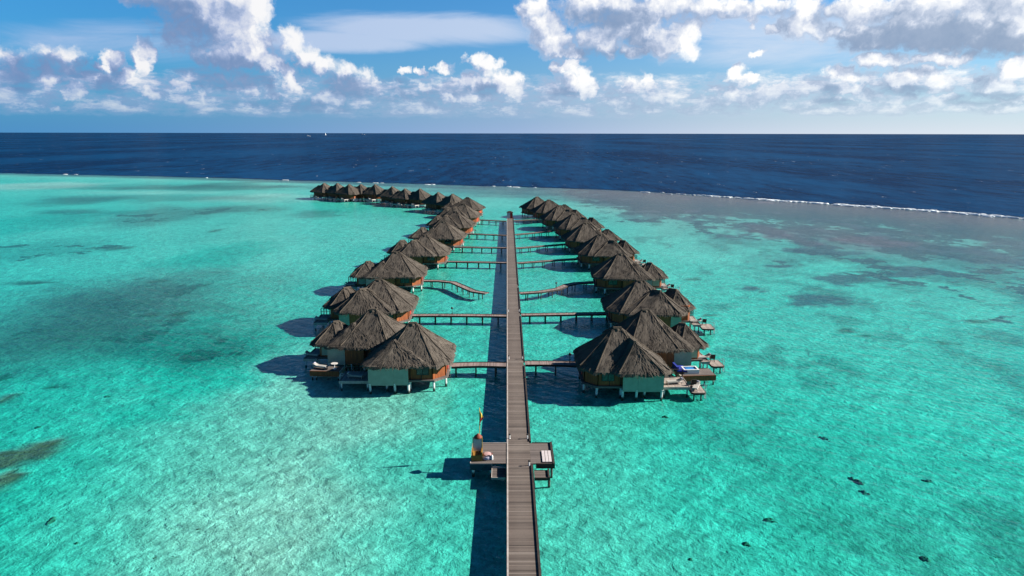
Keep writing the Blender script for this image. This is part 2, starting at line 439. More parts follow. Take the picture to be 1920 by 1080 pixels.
def water():
    me = grid_mesh('water', 0 * GX)
    at = me.attributes.new('depth', 'FLOAT', 'POINT'); at.data.foreach_set('value', DEPTH.reshape(-1).astype(np.float32))
    m, t, out = mat('sea_water')
    a = t.n('ShaderNodeAttribute', attribute_name='depth'); d = a.outputs['Fac']
    geo = t.n('ShaderNodeNewGeometry'); P = geo.outputs['Position']
    # --- ripples
    warp = t.n('ShaderNodeTexNoise'); t.put(warp.inputs['Vector'], P); warp.inputs['Scale'].default_value = .35; warp.inputs['Detail'].default_value = 2
    Pw = t.vmath('ADD', P, t.vmath('MULTIPLY', t.vmath('SUBTRACT', warp.outputs[1], (.5, .5, .5)), (1.3, 1.3, 0)))
    rot = t.n('ShaderNodeVectorRotate', rotation_type='Z_AXIS'); t.put(rot.inputs['Vector'], Pw); rot.inputs['Angle'].default_value = R(38)
    swell = t.noise(t.vscale(rot.outputs[0], (.16, .75, 1)), 1.0, 3, .55)
    chop = t.noise(Pw, 1.1, 4, .6)
    big = t.noise(t.vscale(rot.outputs[0], (.035, .11, 1)), 1.0, 4, .6)
    open_ = t.mapr(d, 3, 20)
    hl = t.math('ADD', t.math('MULTIPLY', swell, .8), t.math('MULTIPLY', chop, .5))
    ho = t.math('ADD', t.math('MULTIPLY', big, 7.0), t.math('MULTIPLY', t.noise(P, .35, 4, .65), 2.4))
    h = t.math('ADD', hl, t.math('MULTIPLY', ho, open_))
    nrm = t.bump(h, 1.0, .20)
    # --- caustic light dapple painted as a pattern into the transparent tint
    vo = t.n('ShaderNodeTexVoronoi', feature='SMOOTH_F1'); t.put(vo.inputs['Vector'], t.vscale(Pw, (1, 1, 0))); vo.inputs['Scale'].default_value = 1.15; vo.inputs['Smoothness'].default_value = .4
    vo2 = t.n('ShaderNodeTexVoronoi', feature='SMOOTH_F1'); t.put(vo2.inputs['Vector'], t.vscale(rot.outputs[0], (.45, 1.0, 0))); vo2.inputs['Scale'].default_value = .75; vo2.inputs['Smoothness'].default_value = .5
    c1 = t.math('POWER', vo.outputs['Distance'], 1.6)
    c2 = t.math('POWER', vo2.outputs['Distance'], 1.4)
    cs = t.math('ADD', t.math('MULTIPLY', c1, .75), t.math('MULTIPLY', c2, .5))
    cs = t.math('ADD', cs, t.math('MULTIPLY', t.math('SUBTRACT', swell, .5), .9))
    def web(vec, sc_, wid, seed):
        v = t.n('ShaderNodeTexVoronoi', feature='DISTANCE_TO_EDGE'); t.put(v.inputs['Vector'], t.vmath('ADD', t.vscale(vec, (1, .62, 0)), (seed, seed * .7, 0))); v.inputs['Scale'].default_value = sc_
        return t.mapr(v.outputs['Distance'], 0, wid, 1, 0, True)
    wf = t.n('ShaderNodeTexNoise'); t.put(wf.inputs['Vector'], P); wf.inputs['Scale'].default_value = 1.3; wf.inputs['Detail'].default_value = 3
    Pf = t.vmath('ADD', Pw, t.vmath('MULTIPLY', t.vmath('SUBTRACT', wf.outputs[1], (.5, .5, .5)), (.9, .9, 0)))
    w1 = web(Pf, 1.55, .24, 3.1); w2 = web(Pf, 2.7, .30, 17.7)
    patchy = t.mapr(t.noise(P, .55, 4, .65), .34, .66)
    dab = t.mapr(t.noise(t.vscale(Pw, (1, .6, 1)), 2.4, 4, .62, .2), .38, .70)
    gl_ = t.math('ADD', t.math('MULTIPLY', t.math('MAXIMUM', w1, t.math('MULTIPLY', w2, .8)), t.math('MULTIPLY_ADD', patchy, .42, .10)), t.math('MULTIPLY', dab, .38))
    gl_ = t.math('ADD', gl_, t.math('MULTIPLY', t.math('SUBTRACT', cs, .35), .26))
    lens = t.mapr(gl_, .06, .72, .55, 1.0)  # painted dapple strength, standing in for focused sunlight
    # --- absorption with depth
    def absb(k): return t.math('EXPONENT', t.math('MULTIPLY', d, -k))
    cx = t.n('ShaderNodeCombineXYZ')
    for i, k in enumerate((.76, .060, .084)): t.put(cx.inputs[i], absb(k))
    tint = t.vmath('MULTIPLY', cx.outputs[0], t.vmath('SCALE', (1, 1, 1), None))
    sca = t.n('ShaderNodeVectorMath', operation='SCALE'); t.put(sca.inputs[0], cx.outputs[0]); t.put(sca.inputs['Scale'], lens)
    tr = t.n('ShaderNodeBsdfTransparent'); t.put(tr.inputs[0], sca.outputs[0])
    # --- blue light scattered back by deep water
    scat = t.math('SUBTRACT', 1.0, absb(.16)); scat = t.math('MULTIPLY', scat, t.mapr(d, 2, 12))
    tone = t.math('ADD', t.math('MULTIPLY', t.noise(t.vscale(P, (.006, .0016, 1)), 1.0, 4, .6), .5), t.math('MULTIPLY', t.noise(t.vscale(P, (.10, .018, 1)), 1.0, 7, .72), .5))
    df = t.n('ShaderNodeBsdfDiffuse'); t.put(df.inputs[0], t.ramp(tone, [(.43, (.0003, .011, .042)), (.57, (.0012, .034, .098))])); t.put(df.inputs['Normal'], nrm)
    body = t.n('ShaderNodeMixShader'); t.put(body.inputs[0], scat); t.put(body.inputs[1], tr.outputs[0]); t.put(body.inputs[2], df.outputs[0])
    fleck = t.mapr(t.noise(t.vscale(P, (.16, .035, 1)), 1.0, 6, .7), .665, .70, 0, .5)
    wc = t.n('ShaderNodeBsdfDiffuse'); wc.inputs[0].default_value = (.8, .82, .84, 1)
    capm = t.n('ShaderNodeMixShader'); t.put(capm.inputs[0], t.math('MULTIPLY', fleck, open_)); t.put(capm.inputs[1], body.outputs[0]); t.put(capm.inputs[2], wc.outputs[0])
    fr = t.n('ShaderNodeFresnel'); fr.inputs['IOR'].default_value = 1.33; t.put(fr.inputs['Normal'], nrm)
    ff = t.math('MINIMUM', t.math('MULTIPLY', fr.outputs[0], .75), t.math('SUBTRACT', .26, t.math('MULTIPLY', open_, .195)))
    gl = t.n('ShaderNodeBsdfGlossy'); gl.inputs['Roughness'].default_value = .14; t.put(gl.inputs['Normal'], nrm); gl.inputs[0].default_value = (1, 1, 1, 1)
    mx = t.n('ShaderNodeMixShader'); t.put(mx.inputs[0], ff); t.put(mx.inputs[1], capm.outputs[0]); t.put(mx.inputs[2], gl.outputs[0])
    t.nt.links.new(mx.outputs[0], out.inputs[0])
    me.materials.append(m)
    o = bpy.data.objects.new('water', me); COL.objects.link(o)
    tag(o, 'clear turquoise lagoon turning to deep blue ocean beyond the reef', 'sea', kind='structure')
seabed(); water()

# ------------------------------------------------------------------ surf on the reef crest
def surf():
    rnd = random.Random(5)
    mb = MB()
    pts = [Vector((x, y, 0)) for x, y in zip(RX, RY) if -420 < x < 260]
    for a, b in zip(pts[:-1], pts[1:]):
        L = (b - a).length; dr = (b - a).normalized(); nr = Vector((-dr.y, dr.x, 0))
        s = 0
        while s < L:
            p = a + dr * s
            right = sstep(70, 125, p.x)
            dens = .10 + .16 * sstep(-120, 60, p.x) + .52 * right
            step = rnd.uniform(1.2, 2.6) * (1 - .45 * right)
            if rnd.random() < dens and mnoise.noise(Vector((p.x * .045, p.y * .03, 3))) > -.05 - .28 * right:
                for k in range(2 if right > .5 else 1):
                    c = p + nr * (rnd.gauss(-1, 1.1 + .4 * right)) + dr * rnd.uniform(-1, 1)
                    rx = rnd.uniform(.9, 3.2); ry = rnd.uniform(.25, .65); hz = rnd.uniform(.10, .26) + .10 * right
                    n = 9; ring = []
                    for q in range(n):
                        t = 2 * math.pi * q / n; w = rnd.uniform(.7, 1.25)
                        ring.append(c + dr * math.cos(t) * rx * w + nr * math.sin(t) * ry * w)
                    vs = [(v.x, v.y, -.05) for v in ring] + [tuple(c + (v - c) * .6 + Vector((0, 0, hz * rnd.uniform(.6, 1.1)))) for v in ring] + [(c.x, c.y, hz * 1.1)]
                    fs = [(q, (q + 1) % n, n + (q + 1) % n, n + q) for q in range(n)] + [(n + q, n + (q + 1) % n, 2 * n) for q in range(n)]
                    mb.add(vs, fs)
            s += step
    o = mb.build('surf_foam', M['foam'], smooth=True)
    tag(o, 'broken white line of surf foaming along the reef edge', 'surf', kind='stuff')
surf()

# ------------------------------------------------------------------ thatched villas
def cham(x0, x1, y0, y1, c):
    return [(x0 + c, y0), (x1 - c, y0), (x1, y0 + c), (x1, y1 - c), (x1 - c, y1), (x0 + c, y1), (x0, y1 - c), (x0, y0 + c)]

def roof_lobe(mb, cap, poly, ridge, zE, zA, rnd, dens=1.0, seg=.42, rolls=True):
    ra, rb = Vector(ridge[0]), Vector(ridge[1])
    def near(p):
        d = rb - ra; L = d.length_squared
        if L < 1e-6: return ra
        t = max(0, min(1, (p - ra).dot(d) / L)); return ra + d * t
    n = len(poly); bpts = []; u = 0; corners = []
    for i in range(n):
        a = Vector(poly[i]); b = Vector(poly[(i + 1) % n]); L = (b - a).length
        k = max(1, round(L / seg)); corners.append(len(bpts))
        for j in range(k):
            bpts.append((a + (b - a) * j / k, u + L * j / k))
        u += L
    rows = 9; N = len(bpts)
    sd = rnd.uniform(0, 50)
    def surf_pt(p, t):
        q = near(p); pos = p + (q - p) * t
        z = zE + (zA - zE) * (.90 * t + .10 * t * t)
        nz = mnoise.noise(Vector((pos.x * .9 + sd, pos.y * .9, z * .9))) * .10 + mnoise.noise(Vector((pos.x * 2.7, pos.y * 2.7 + sd, z))) * .06
        return Vector((pos.x, pos.y, z + nz * (1 if t < 1 else 0)))
    vs = []; fs = []; uv = []
    for j in range(rows + 1):
        for p, uu in bpts: vs.append(surf_pt(p, j / rows))
    def sl(p): return ((near(p) - p).length ** 2 + (zA - zE) ** 2) ** .5
    for j in range(rows):
        for i in range(N):
            i2 = (i + 1) % N; u0 = bpts[i][1]; u1 = bpts[i2][1] if i2 else u
            L = sl(bpts[i][0])
            fs.append((j * N + i, j * N + i2, (j + 1) * N + i2, (j + 1) * N + i))
            uv.append([(u0, L * j / rows), (u1, L * j / rows), (u1, L * (j + 1) / rows), (u0, L * (j + 1) / rows)])
    # ragged eave: hanging fringe, then the underside
    b0 = len(vs)
    ctr = sum((Vector(p) for p in poly), Vector((0, 0))) / n
    for p, uu in bpts:
        o = (p - ctr).normalized() * rnd.uniform(-.02, .16)
        vs.append(Vector((p.x + o.x, p.y + o.y, zE - rnd.uniform(.12, .42))))
    b1 = len(vs)
    for p, uu in bpts:
        o = (ctr - p).normalized() * .5
        vs.append(Vector((p.x + o.x, p.y + o.y, zE - .10)))
    for i in range(N):
        i2 = (i + 1) % N; u0 = bpts[i][1]; u1 = bpts[i2][1] if i2 else u
        fs.append((b0 + i, b0 + i2, i2, i)); uv.append([(u0, -.3), (u1, -.3), (u1, 0), (u0, 0)])
        fs.append((b1 + i, b1 + i2, b0 + i2, b0 + i)); uv.append([(u0, -.6), (u1, -.6), (u1, -.3), (u0, -.3)])
    fs.append(tuple(b1 + i for i in range(N))[::-1]); uv.append([(0, 0)] * N)
    mb.add([tuple(v) for v in vs], fs, uv)
    # loose straw lying down the slope and hanging over the eave
    cnt = int(u * 44 * dens)
    for k in range(cnt):
        i = rnd.randrange(N); i2 = (i + 1) % N
        p = bpts[i][0].lerp(bpts[i2][0], rnd.random()); uu = bpts[i][1]
        t = rnd.random() ** 1.35 if k > cnt * .25 else rnd.uniform(0, .05)
        a = surf_pt(p, min(1, t + .06)); e = surf_pt(p, max(0, t - .03))
        dn = (surf_pt(p, max(0, t - .02)) - surf_pt(p, t + .1)).normalized()
        sd_ = dn.cross(Vector((0, 0, 1))).normalized(); nr = sd_.cross(dn).normalized()
        if nr.z < 0: nr = -nr
        Ln = rnd.uniform(.35, .85); w = rnd.uniform(.02, .055)
        side = sd_ * rnd.gauss(0, .09)
        tip = a + dn * Ln + side + nr * rnd.uniform(.03, .10)
        if t < .05: tip.z -= rnd.uniform(.0, .22)
        base = a + nr * .03
        q = [base - sd_ * w, base + sd_ * w, tip + sd_ * w * .3, tip - sd_ * w * .3]
        mb.add([tuple(v) for v in q], [(0, 1, 2, 3)], [[(uu + k * .37, t * 5), (uu + k * .37 + .15, t * 5), (uu + k * .37 + .15, t * 5 + Ln), (uu + k * .37, t * 5 + Ln)]])
    # ridge and hip rolls
    if not rolls: return
    for ci in corners:
        p = bpts[ci][0]
        prev = None
        for j in range(7):
            t = .04 + .96 * j / 6
            c = surf_pt(p, t) + Vector((0, 0, .03)); 
            if prev is not None: cap.tube(prev, c, .085 - .025 * (j / 7), .08 - .025 * (j / 7), 5)
            prev = c
    top = Vector((0, 0, zA + .02))
    A = Vector((ra.x, ra.y, 0)) + top; B = Vector((rb.x, rb.y, 0)) + top
    if (B - A).length > .1: cap.tube(A, B, .2, .2, 6)
    cap.lathe(tuple((A + B) / 2 - Vector((0, 0, .15))), [(.40, -.1), (.32, .08), (.17, .19), (.03, .26)], 8)

ZD = 1.35
def add_posts(parent, pts, ztop, flip, r=.15, m='post', lean=.0):
    s = -1 if flip else 1
    for (x, y) in pts:
        mb = MB(flip)
        mb.tube((x + lean * .3, y, -.9), (x, y, ztop), r * .82, r, 8)
        mb.tube((x, y, ztop - .16), (x, y, ztop), r * 1.25, r * 1.45, 8)
        mb.build('post', M[m], parent, smooth=False)

def build_villa(variant, flip, seed):
    rnd = random.Random(seed)
    root = empty('water_villa', (0, 0, 0))
    zE = 3.30
    j = lambda a: a + rnd.uniform(-.15, .15)
    main = (cham(j(-4.7), j(5.2), j(-5.1), j(5.0), 1.75), ((-.35, .3), (.65, .3)), j(7.05))
    lobes = [main]
    if variant == 'A':
        lobes.append((cham(-5.4, 1.7, -5.6, 1.2, .9), ((-1.5, -2.5), (-1.2, -.9)), 6.1))
    elif variant == 'S':
        lobes.append((cham(-5.3, 3.4, -5.14, 1.6, .7), ((-1.9, -1.9), (-1.5, -.8)), 5.6))
    elif variant == 'B':
        lobes.append((cham(-5.2, 3.2, -5.05, 1.4, .7), ((-2.1, -1.6), (-1.6, -.8)), 5.6))
        lobes.append((cham(j(-7.3), -2.4, j(-4.2), 3.0, .9), ((-5.0, -.8), (-4.2, -.4)), 5.4))
    elif variant == 'D':
        lobes.append((cham(j(-5.3), 3.4, -5.6, .4, 1.0), ((-2.2, -2.3), (-1.2, -1.6)), 6.05))
        lobes.append((cham(j(-7.2), -2.6, j(-2.6), 4.0, 1.0), ((-4.9, .3), (-4.0, 1.0)), 5.6))
    else:
        lobes.append((cham(-3.2, 3.0, -1, 6.6, .9), ((0, 2.0), (0, 4.0)), 5.8))
    mb = MB(flip); cap = MB(flip)
    for k, (poly, ridge, zA) in enumerate(lobes):
        roof_lobe(mb, cap, poly, ridge, zE + k * .013, zA, rnd, 1.0 if variant in 'ABDS' else .6, rolls=not (k == 1 and variant in 'SB'))
    rf = mb.build('roof', M['thatch'], root)
    cap.build('ridge_cap', M['ridge'], rf)
    # body of the house
    w = MB(flip); w.prism(cham(-3.85, 4.35, -4.05, 4.1, 1.45), ZD, 3.75); 
    fl = MB(flip); fl.prism(cham(-4.15, 4.65, -4.35, 4.4, 1.5), ZD - .22, ZD - .004)
    fl.build('floor_deck', M['deck'], root)
    uf = MB(flip); uf.prism(cham(-3.9, 4.3, -4.0, 4.1, 1.4), ZD - .36, ZD - .224); uf.build('shade_underframe', M['dark'], root)  # solid dark slab of joists, added to darken the space under the floor
    # upright battens of the timber wall
    P8 = cham(-3.85, 4.35, -4.05, 4.1, 1.45)
    for i in range(8):
        a = Vector(P8[i]); b = Vector(P8[(i + 1) % 8]); k = max(1, int((b - a).length / 1.3))
        for q in range(k + 1):
            p = a + (b - a) * q / k
            w.box(p.x - .05, p.x + .05, p.y - .05, p.y + .05, ZD - .002, 3.3, 1)
    wall = w.build('wall', [M['wood'], M['dark']], root)
    d = MB(flip); d.box(4.36, 4.41, -.5, .5, ZD, ZD + 2.02); d.box(4.41, 4.44, .3, .38, ZD + .95, ZD + 1.1)
    d.build('door', M['red'], wall)
    d = MB(flip); d.box(-.2, 1.2, 4.11, 4.15, ZD + .75, ZD + 1.75)
    wi = d.build('window', M['dark'], wall)
    d = MB(flip); d.box(-.1, .45, 4.151, 4.17, ZD + .85, ZD + 1.65); d.box(.55, 1.1, 4.151, 4.17, ZD + .85, ZD + 1.65); d.build('pane', M['glass'], wi)
    d = MB(flip); d.box(1.0, 2.5, -4.11, -4.053, ZD + .55, ZD + 1.55); wf = d.build('window', M['dark'], wall)
    d = MB(flip); d.box(1.08, 1.71, -4.13, -4.112, ZD + .63, ZD + 1.47); d.box(1.79, 2.42, -4.13, -4.112, ZD + .63, ZD + 1.47); d.build('pane', M['glass'], wf)
    posts = [(-2.6, -4.0), (.2, -4.1), (3.0, -4.0), (4.3, -2.4), (4.3, 2.4), (2.8, 4.0), (-2.4, 4.0), (-3.8, 2.5), (0, 0)]
    if variant in 'ABDS':
        # open-air bathroom behind rendered screens
        s = MB(flip); xs = {'A': .15, 'S': .15, 'B': -2.3, 'D': -3.2}[variant]
        s.box(-4.55, -1.6 if variant in 'AS' else xs, -5.05, -4.88, .95, 3.32)
        if variant in 'AS': s.box(-1.597, .15, -5.02, -4.85, .98, 3.32)
        s.box(-4.55, -4.38, -4.879, -1.2, .95, 3.30)
        s.build('bathroom_screen', M['screen'], root)
        if variant not in 'AS':
            s = MB(flip); s.box(xs + .003, .15, -5.0, -4.85, .98, 3.0); s.build('timber_screen', M['wood'], root)
        f2 = MB(flip); f2.box(-4.5, .1, -4.84, -4.36, ZD - .3, ZD - .06); f2.build('bathroom_floor', M['deck'], root)
        posts += [(-4.4, -4.9), (-1.5, -4.85), (.1, -4.8)]
    if variant in 'BD':
        w2 = MB(flip); w2.prism(cham(-6.4, -3.86, -3.0 + (.9 if variant == 'D' else 0), 2.1 + (.9 if variant == 'D' else 0), .3), ZD + .006, 3.7)
        wb = w2.build('wing_wall', M['wood'], root)
        yy = -3.0 + (.9 if variant == 'D' else 0)
        if variant == 'B':
            pz = MB(flip); pz.box(-6.0, -4.9, yy - .05, yy - .003, ZD + .2, 3.0); pz.build('wall_panel', M['cream'], wb)
        dd = MB(flip); dd.box(-6.45, -6.403, -1.3, 1.4, ZD + .05, ZD + 1.95); dd.build('glass_door', M['glass'], wb)
        f3 = MB(flip); f3.box(-6.7, -4.16, yy - .3, 2.6, ZD - .24, ZD - .010); f3.build('wing_floor', M['deck'], root)
        uf = MB(flip); uf.box(-6.5, -4.3, yy + .1, 2.3, ZD - .38, ZD - .244); uf.build('shade_underframe', M['dark'], root)  # same added dark slab beneath the wing, deepening the shade there
        posts += [(-6.5, yy), (-6.5, 2.3), (-5.2, yy)]
    add_posts(root, posts, ZD - .2, flip, .15, 'post', .25)
    # sun deck with landing and ladder
    x1 = {'A': -4.6, 'S': -4.6, 'B': -6.46, 'D': -6.46, 'C': -4.2}[variant]; x0 = {'A': -7.8, 'S': -8.2, 'B': -7.5 if flip else -8.3, 'D': -7.5 if flip else -8.3, 'C': -6.6}[variant]
    y0, y1 = (-4.1, -.6) if variant != 'C' else (-2.6, 2.0)
    if variant in 'BD': y0, y1 = -3.6, 1.0
    zt = 1.15
    sd = MB(flip); sd.box(x0, x1, y0, y1, zt - .14, zt)
    sdo = sd.build('sun_deck', M['landing'], root)
    b = MB(flip); b.box(x0 - .05, x0, y0 - .05, y1 + .05, zt - .3, zt + .05); b.box(x0, x1, y0 - .05, y0, zt - .3, zt + .04)
    b.build('edge_board', M['edge'], sdo)
    lx0, lx1, ly0, ly1 = x0 - 1.65, x0 - .06, y0 - 1.0, y0 + 1.5
    ldo = None
    if not flip: lx0 = x0 - .12; ly0 = y0 + .6
    else:
        ld = MB(flip); ld.prism(cham(lx0, lx1, ly0, ly1, .22), .72, .84)
        ldo = ld.build('landing', M['landing'], root)
        b = MB(flip)
        pl = cham(lx0 - .02, lx1 + .02, ly0 - .02, ly1 + .02, .23)
        for i in range(8):
            b.bar((*pl[i], .73), (*pl[(i + 1) % 8], .73), .08, .22)
        b.build('edge_board', M['dark'], ldo)
    la = MB(flip)
    for yy in (ly0 + .3, ly0 + .85): la.tube((lx0 - .12, yy, -.5), (lx0 - .02, yy, 1.65), .03, .03, 6); la.tube((lx0 - .02, yy, 1.65), (lx0 + .4, yy, 1.5), .03, .03, 6)
    for z in (-.3, 0, .3, .6): la.bar((lx0 - .09, ly0 + .3, z), (lx0 - .09, ly0 + .85, z), .05)
    la.build('ladder', M['metal'], ldo if flip else sdo)
    add_posts(root, [(x0 + .2, y0 + .2), (x0 + .2, y1 - .2), (x1 - .3, y0 + .2)] , zt - .14, flip, .10, 'post')
    if flip: add_posts(root, [(lx0 + .5, ly0 + .2), (lx0 + .3, ly1 - .5), (lx1 - .3, ly0 + .3)], .72, flip, .09, 'darkpost')
    if variant == 'B':
        fl0 = -6.5 if flip else -5.9; fy0 = -8.5 if flip else -7.9
        fd = MB(flip); fd.box(fl0, -2.2, fy0, -6.0, .96, 1.10); fdo = fd.build('front_deck', M['deck'], root)
        fb_ = MB(flip); fb_.box(fl0 - .02, -2.18, fy0 - .08, fy0 - .003, .45, 1.14); fb_.build('fascia', M['wood'], fdo)
        pp = MB(flip); pp.box(-2.197, -2.05, fy0, -6.0, .5, 1.13); pp.build('edge_board', M['cream'], fdo)
        add_posts(root, [(fl0 + .2, fy0 + .2), (-5.2, fy0 + .2), (-2.4, fy0 + .2), (fl0 + .2, -6.2)], .96, flip, .11, 'post')
    ra = MB(flip)
    for q in range(5):
        yy = y1 - .05; xx = x0 + (x1 - x0 - .3) * q / 4
        ra.box(xx - .045, xx + .045, yy - .045, yy + .045, zt, zt + .95)
    ra.bar((x0, y1 - .05, zt + .97), (x1 - .3, y1 - .05, zt + .97), .1, .06)
    ra.bar((x0, y1 - .05, zt + .5), (x1 - .3, y1 - .05, zt + .5), .05, .05)
    ra.build('railing', M['dark'], sdo)
    root['_deck'] = 0
    del root['_deck']
    deckinfo = ((x0 + x1) / 2 * (-1 if flip else 1), (y0 + y1) / 2, zt, x0, x1, y0, y1)
    landinfo = ((lx0 + lx1) / 2 * (-1 if flip else 1), (ly0 + ly1) / 2, .84)
    return root, deckinfo, landinfo

VARS = {}
def villa(variant, flip, seed, x, y, rz, label, group, size=1.0):
    key = (variant, flip, seed)
    if key not in VARS:
        VARS[key] = build_villa(variant, flip, seed); r = VARS[key][0]
    else:
        r = copy_tree(VARS[key][0])
    r.location = (x, y, 0); r.rotation_euler = (0, 0, R(rz)); r.scale = (size, size, 1)
    tag(r, label, 'villa', group)
    Mx = Matrix.Translation((x, y, 0)) @ Matrix.Rotation(R(rz), 4, 'Z') @ Matrix.Diagonal((size, size, 1, 1))
    return r, Mx, VARS[key][1], VARS[key][2], (-1 if flip else 1)

# ------------------------------------------------------------------ things on the decks
def build_lounger():
    root = empty('sun_lounger', (0, 0, 0))
    f = MB()
    f.box(-.32, .32, -.95, .95, .24, .30); 
    f.build('frame', M['edge'], root)
    for sx in (-.28, .28):
        for sy in (-.85, .8):
            l = MB(); l.box(sx - .03, sx + .03, sy - .03, sy + .03, 0, .239); l.build('leg', M['edge'], root)
    c = MB()
    def slab(pts, th):
        n = len(pts)
        vs = [(-.30, y, z) for y, z in pts] + [(.30, y, z) for y, z in pts] + [(-.28, y, z + th) for y, z in pts] + [(.28, y, z + th) for y, z in pts]
        fs = []
        for i in range(n - 1):
            fs += [(2 * n + i, 3 * n + i, 3 * n + i + 1, 2 * n + i + 1), (i + 1, n + i + 1, n + i, i), (i, 2 * n + i, 2 * n + i + 1, i + 1), (n + i + 1, 3 * n + i + 1, 3 * n + i, n + i)]
        fs += [(0, n, 3 * n, 2 * n), (n - 1, 3 * n - 1, 4 * n - 1, 2 * n - 1)]
        c.add(vs, fs)
    slab([(-.95, .305), (-.4, .31), (.3, .305), (.45, .33), (.95, .55)], .10)
    c.build('cushion', M['cushion'], root)
    p = MB(); p.lathe((0, 0, 0), [(.01, -.07), (.1, -.05), (.13, 0), (.1, .05), (.01, .07)], 8)
    p.v = [(v[0] * 1.9, v[1] * .9 + .84, v[2] + .66) for v in p.v]
    p.build('pillow', M['towel'], root, smooth=True)
    return root
LOUNGER = [None]
def lounger(loc, rz, label):
    if LOUNGER[0] is None: LOUNGER[0] = o = build_lounger()
    else: o = copy_tree(LOUNGER[0])
    o.location = loc; o.rotation_euler = (0, 0, rz)
    tag(o, label, 'sun lounger', 'sun loungers on the villa decks')

def tub(loc, rz, label):
    root = empty('plunge_tub', loc, rz)
    b = MB()
    b.box(-.95, .95, -.7, -.52, 0, .52); b.box(-.95, .95, .52, .7, 0, .52); b.box(-.95, -.77, -.519, .519, 0, .52); b.box(.77, .95, -.519, .519, 0, .52)
    b.box(-.769, .769, -.519, .519, .0, .1)
    b.build('shell', M['white'], root)
    w = MB(); w.box(-.765, .765, -.515, .515, .101, .40); w.build('tub_water', M['poolblue'], root)
    tag(root, label, 'plunge tub')
def daybed(loc, rz, label):
    root = empty('daybed', loc, rz)
    f = MB(); f.box(-.95, .95, -.7, .7, .18, .28)
    for sx in (-.85, .85):
        for sy in (-.6, .6): f.box(sx - .05, sx + .05, sy - .05, sy + .05, 0, .18)
    f.build('frame', M['dark'], root)
    c = MB(); c.box(-.92, .92, -.67, .67, .284, .50); c.box(-.92, .92, .42, .67, .504, .92); c.build('cushion', M['blue'], root)
    tag(root, label, 'daybed')
def table_set(loc, label):
    root = empty('deck_table', loc)
    t_ = MB(); t_.lathe((0, 0, 0), [(.42, .66), (.45, .68), (.45, .71), (.43, .72)], 14); t_.build('table_top', M['greypanel'], root)
    l = MB(); l.lathe((0, 0, 0), [(.26, 0), (.26, .03), (.05, .06), (.05, .659)], 10); l.build('pedestal', M['white'], root)
    tag(root, label, 'table')

CHAIR = [None]
def deck_chair(loc, rz, label):
    if CHAIR[0] is None:
        root = empty('deck_chair', (0, 0, 0))
        b = MB(); b.box(-.30, .30, -.30, .30, .38, .44); b.build('seat', M['dark'], root)
        b = MB(); b.box(-.30, .30, -.05, .02, 0, .62, 0, Matrix.Translation((0, .33, .42)) @ Matrix.Rotation(R(-14), 4, 'X')); b.build('backrest', M['dark'], root)
        for sx in (-.26, .26):
            b = MB(); b.box(sx - .05, sx + .05, -.30, .30, .60, .645); b.build('armrest', M['dark'], root)
            for sy in (-.27, .27):
                b = MB(); b.box(sx - .028, sx + .028, sy - .028, sy + .028, 0, .599 if sy < 0 else .379); b.build('leg', M['dark'], root)
        CHAIR[0] = o = root
    else: o = copy_tree(CHAIR[0])
    o.location = loc; o.rotation_euler = (0, 0, rz)
    tag(o, label, 'chair', 'dark deck chairs on the ladder landings')

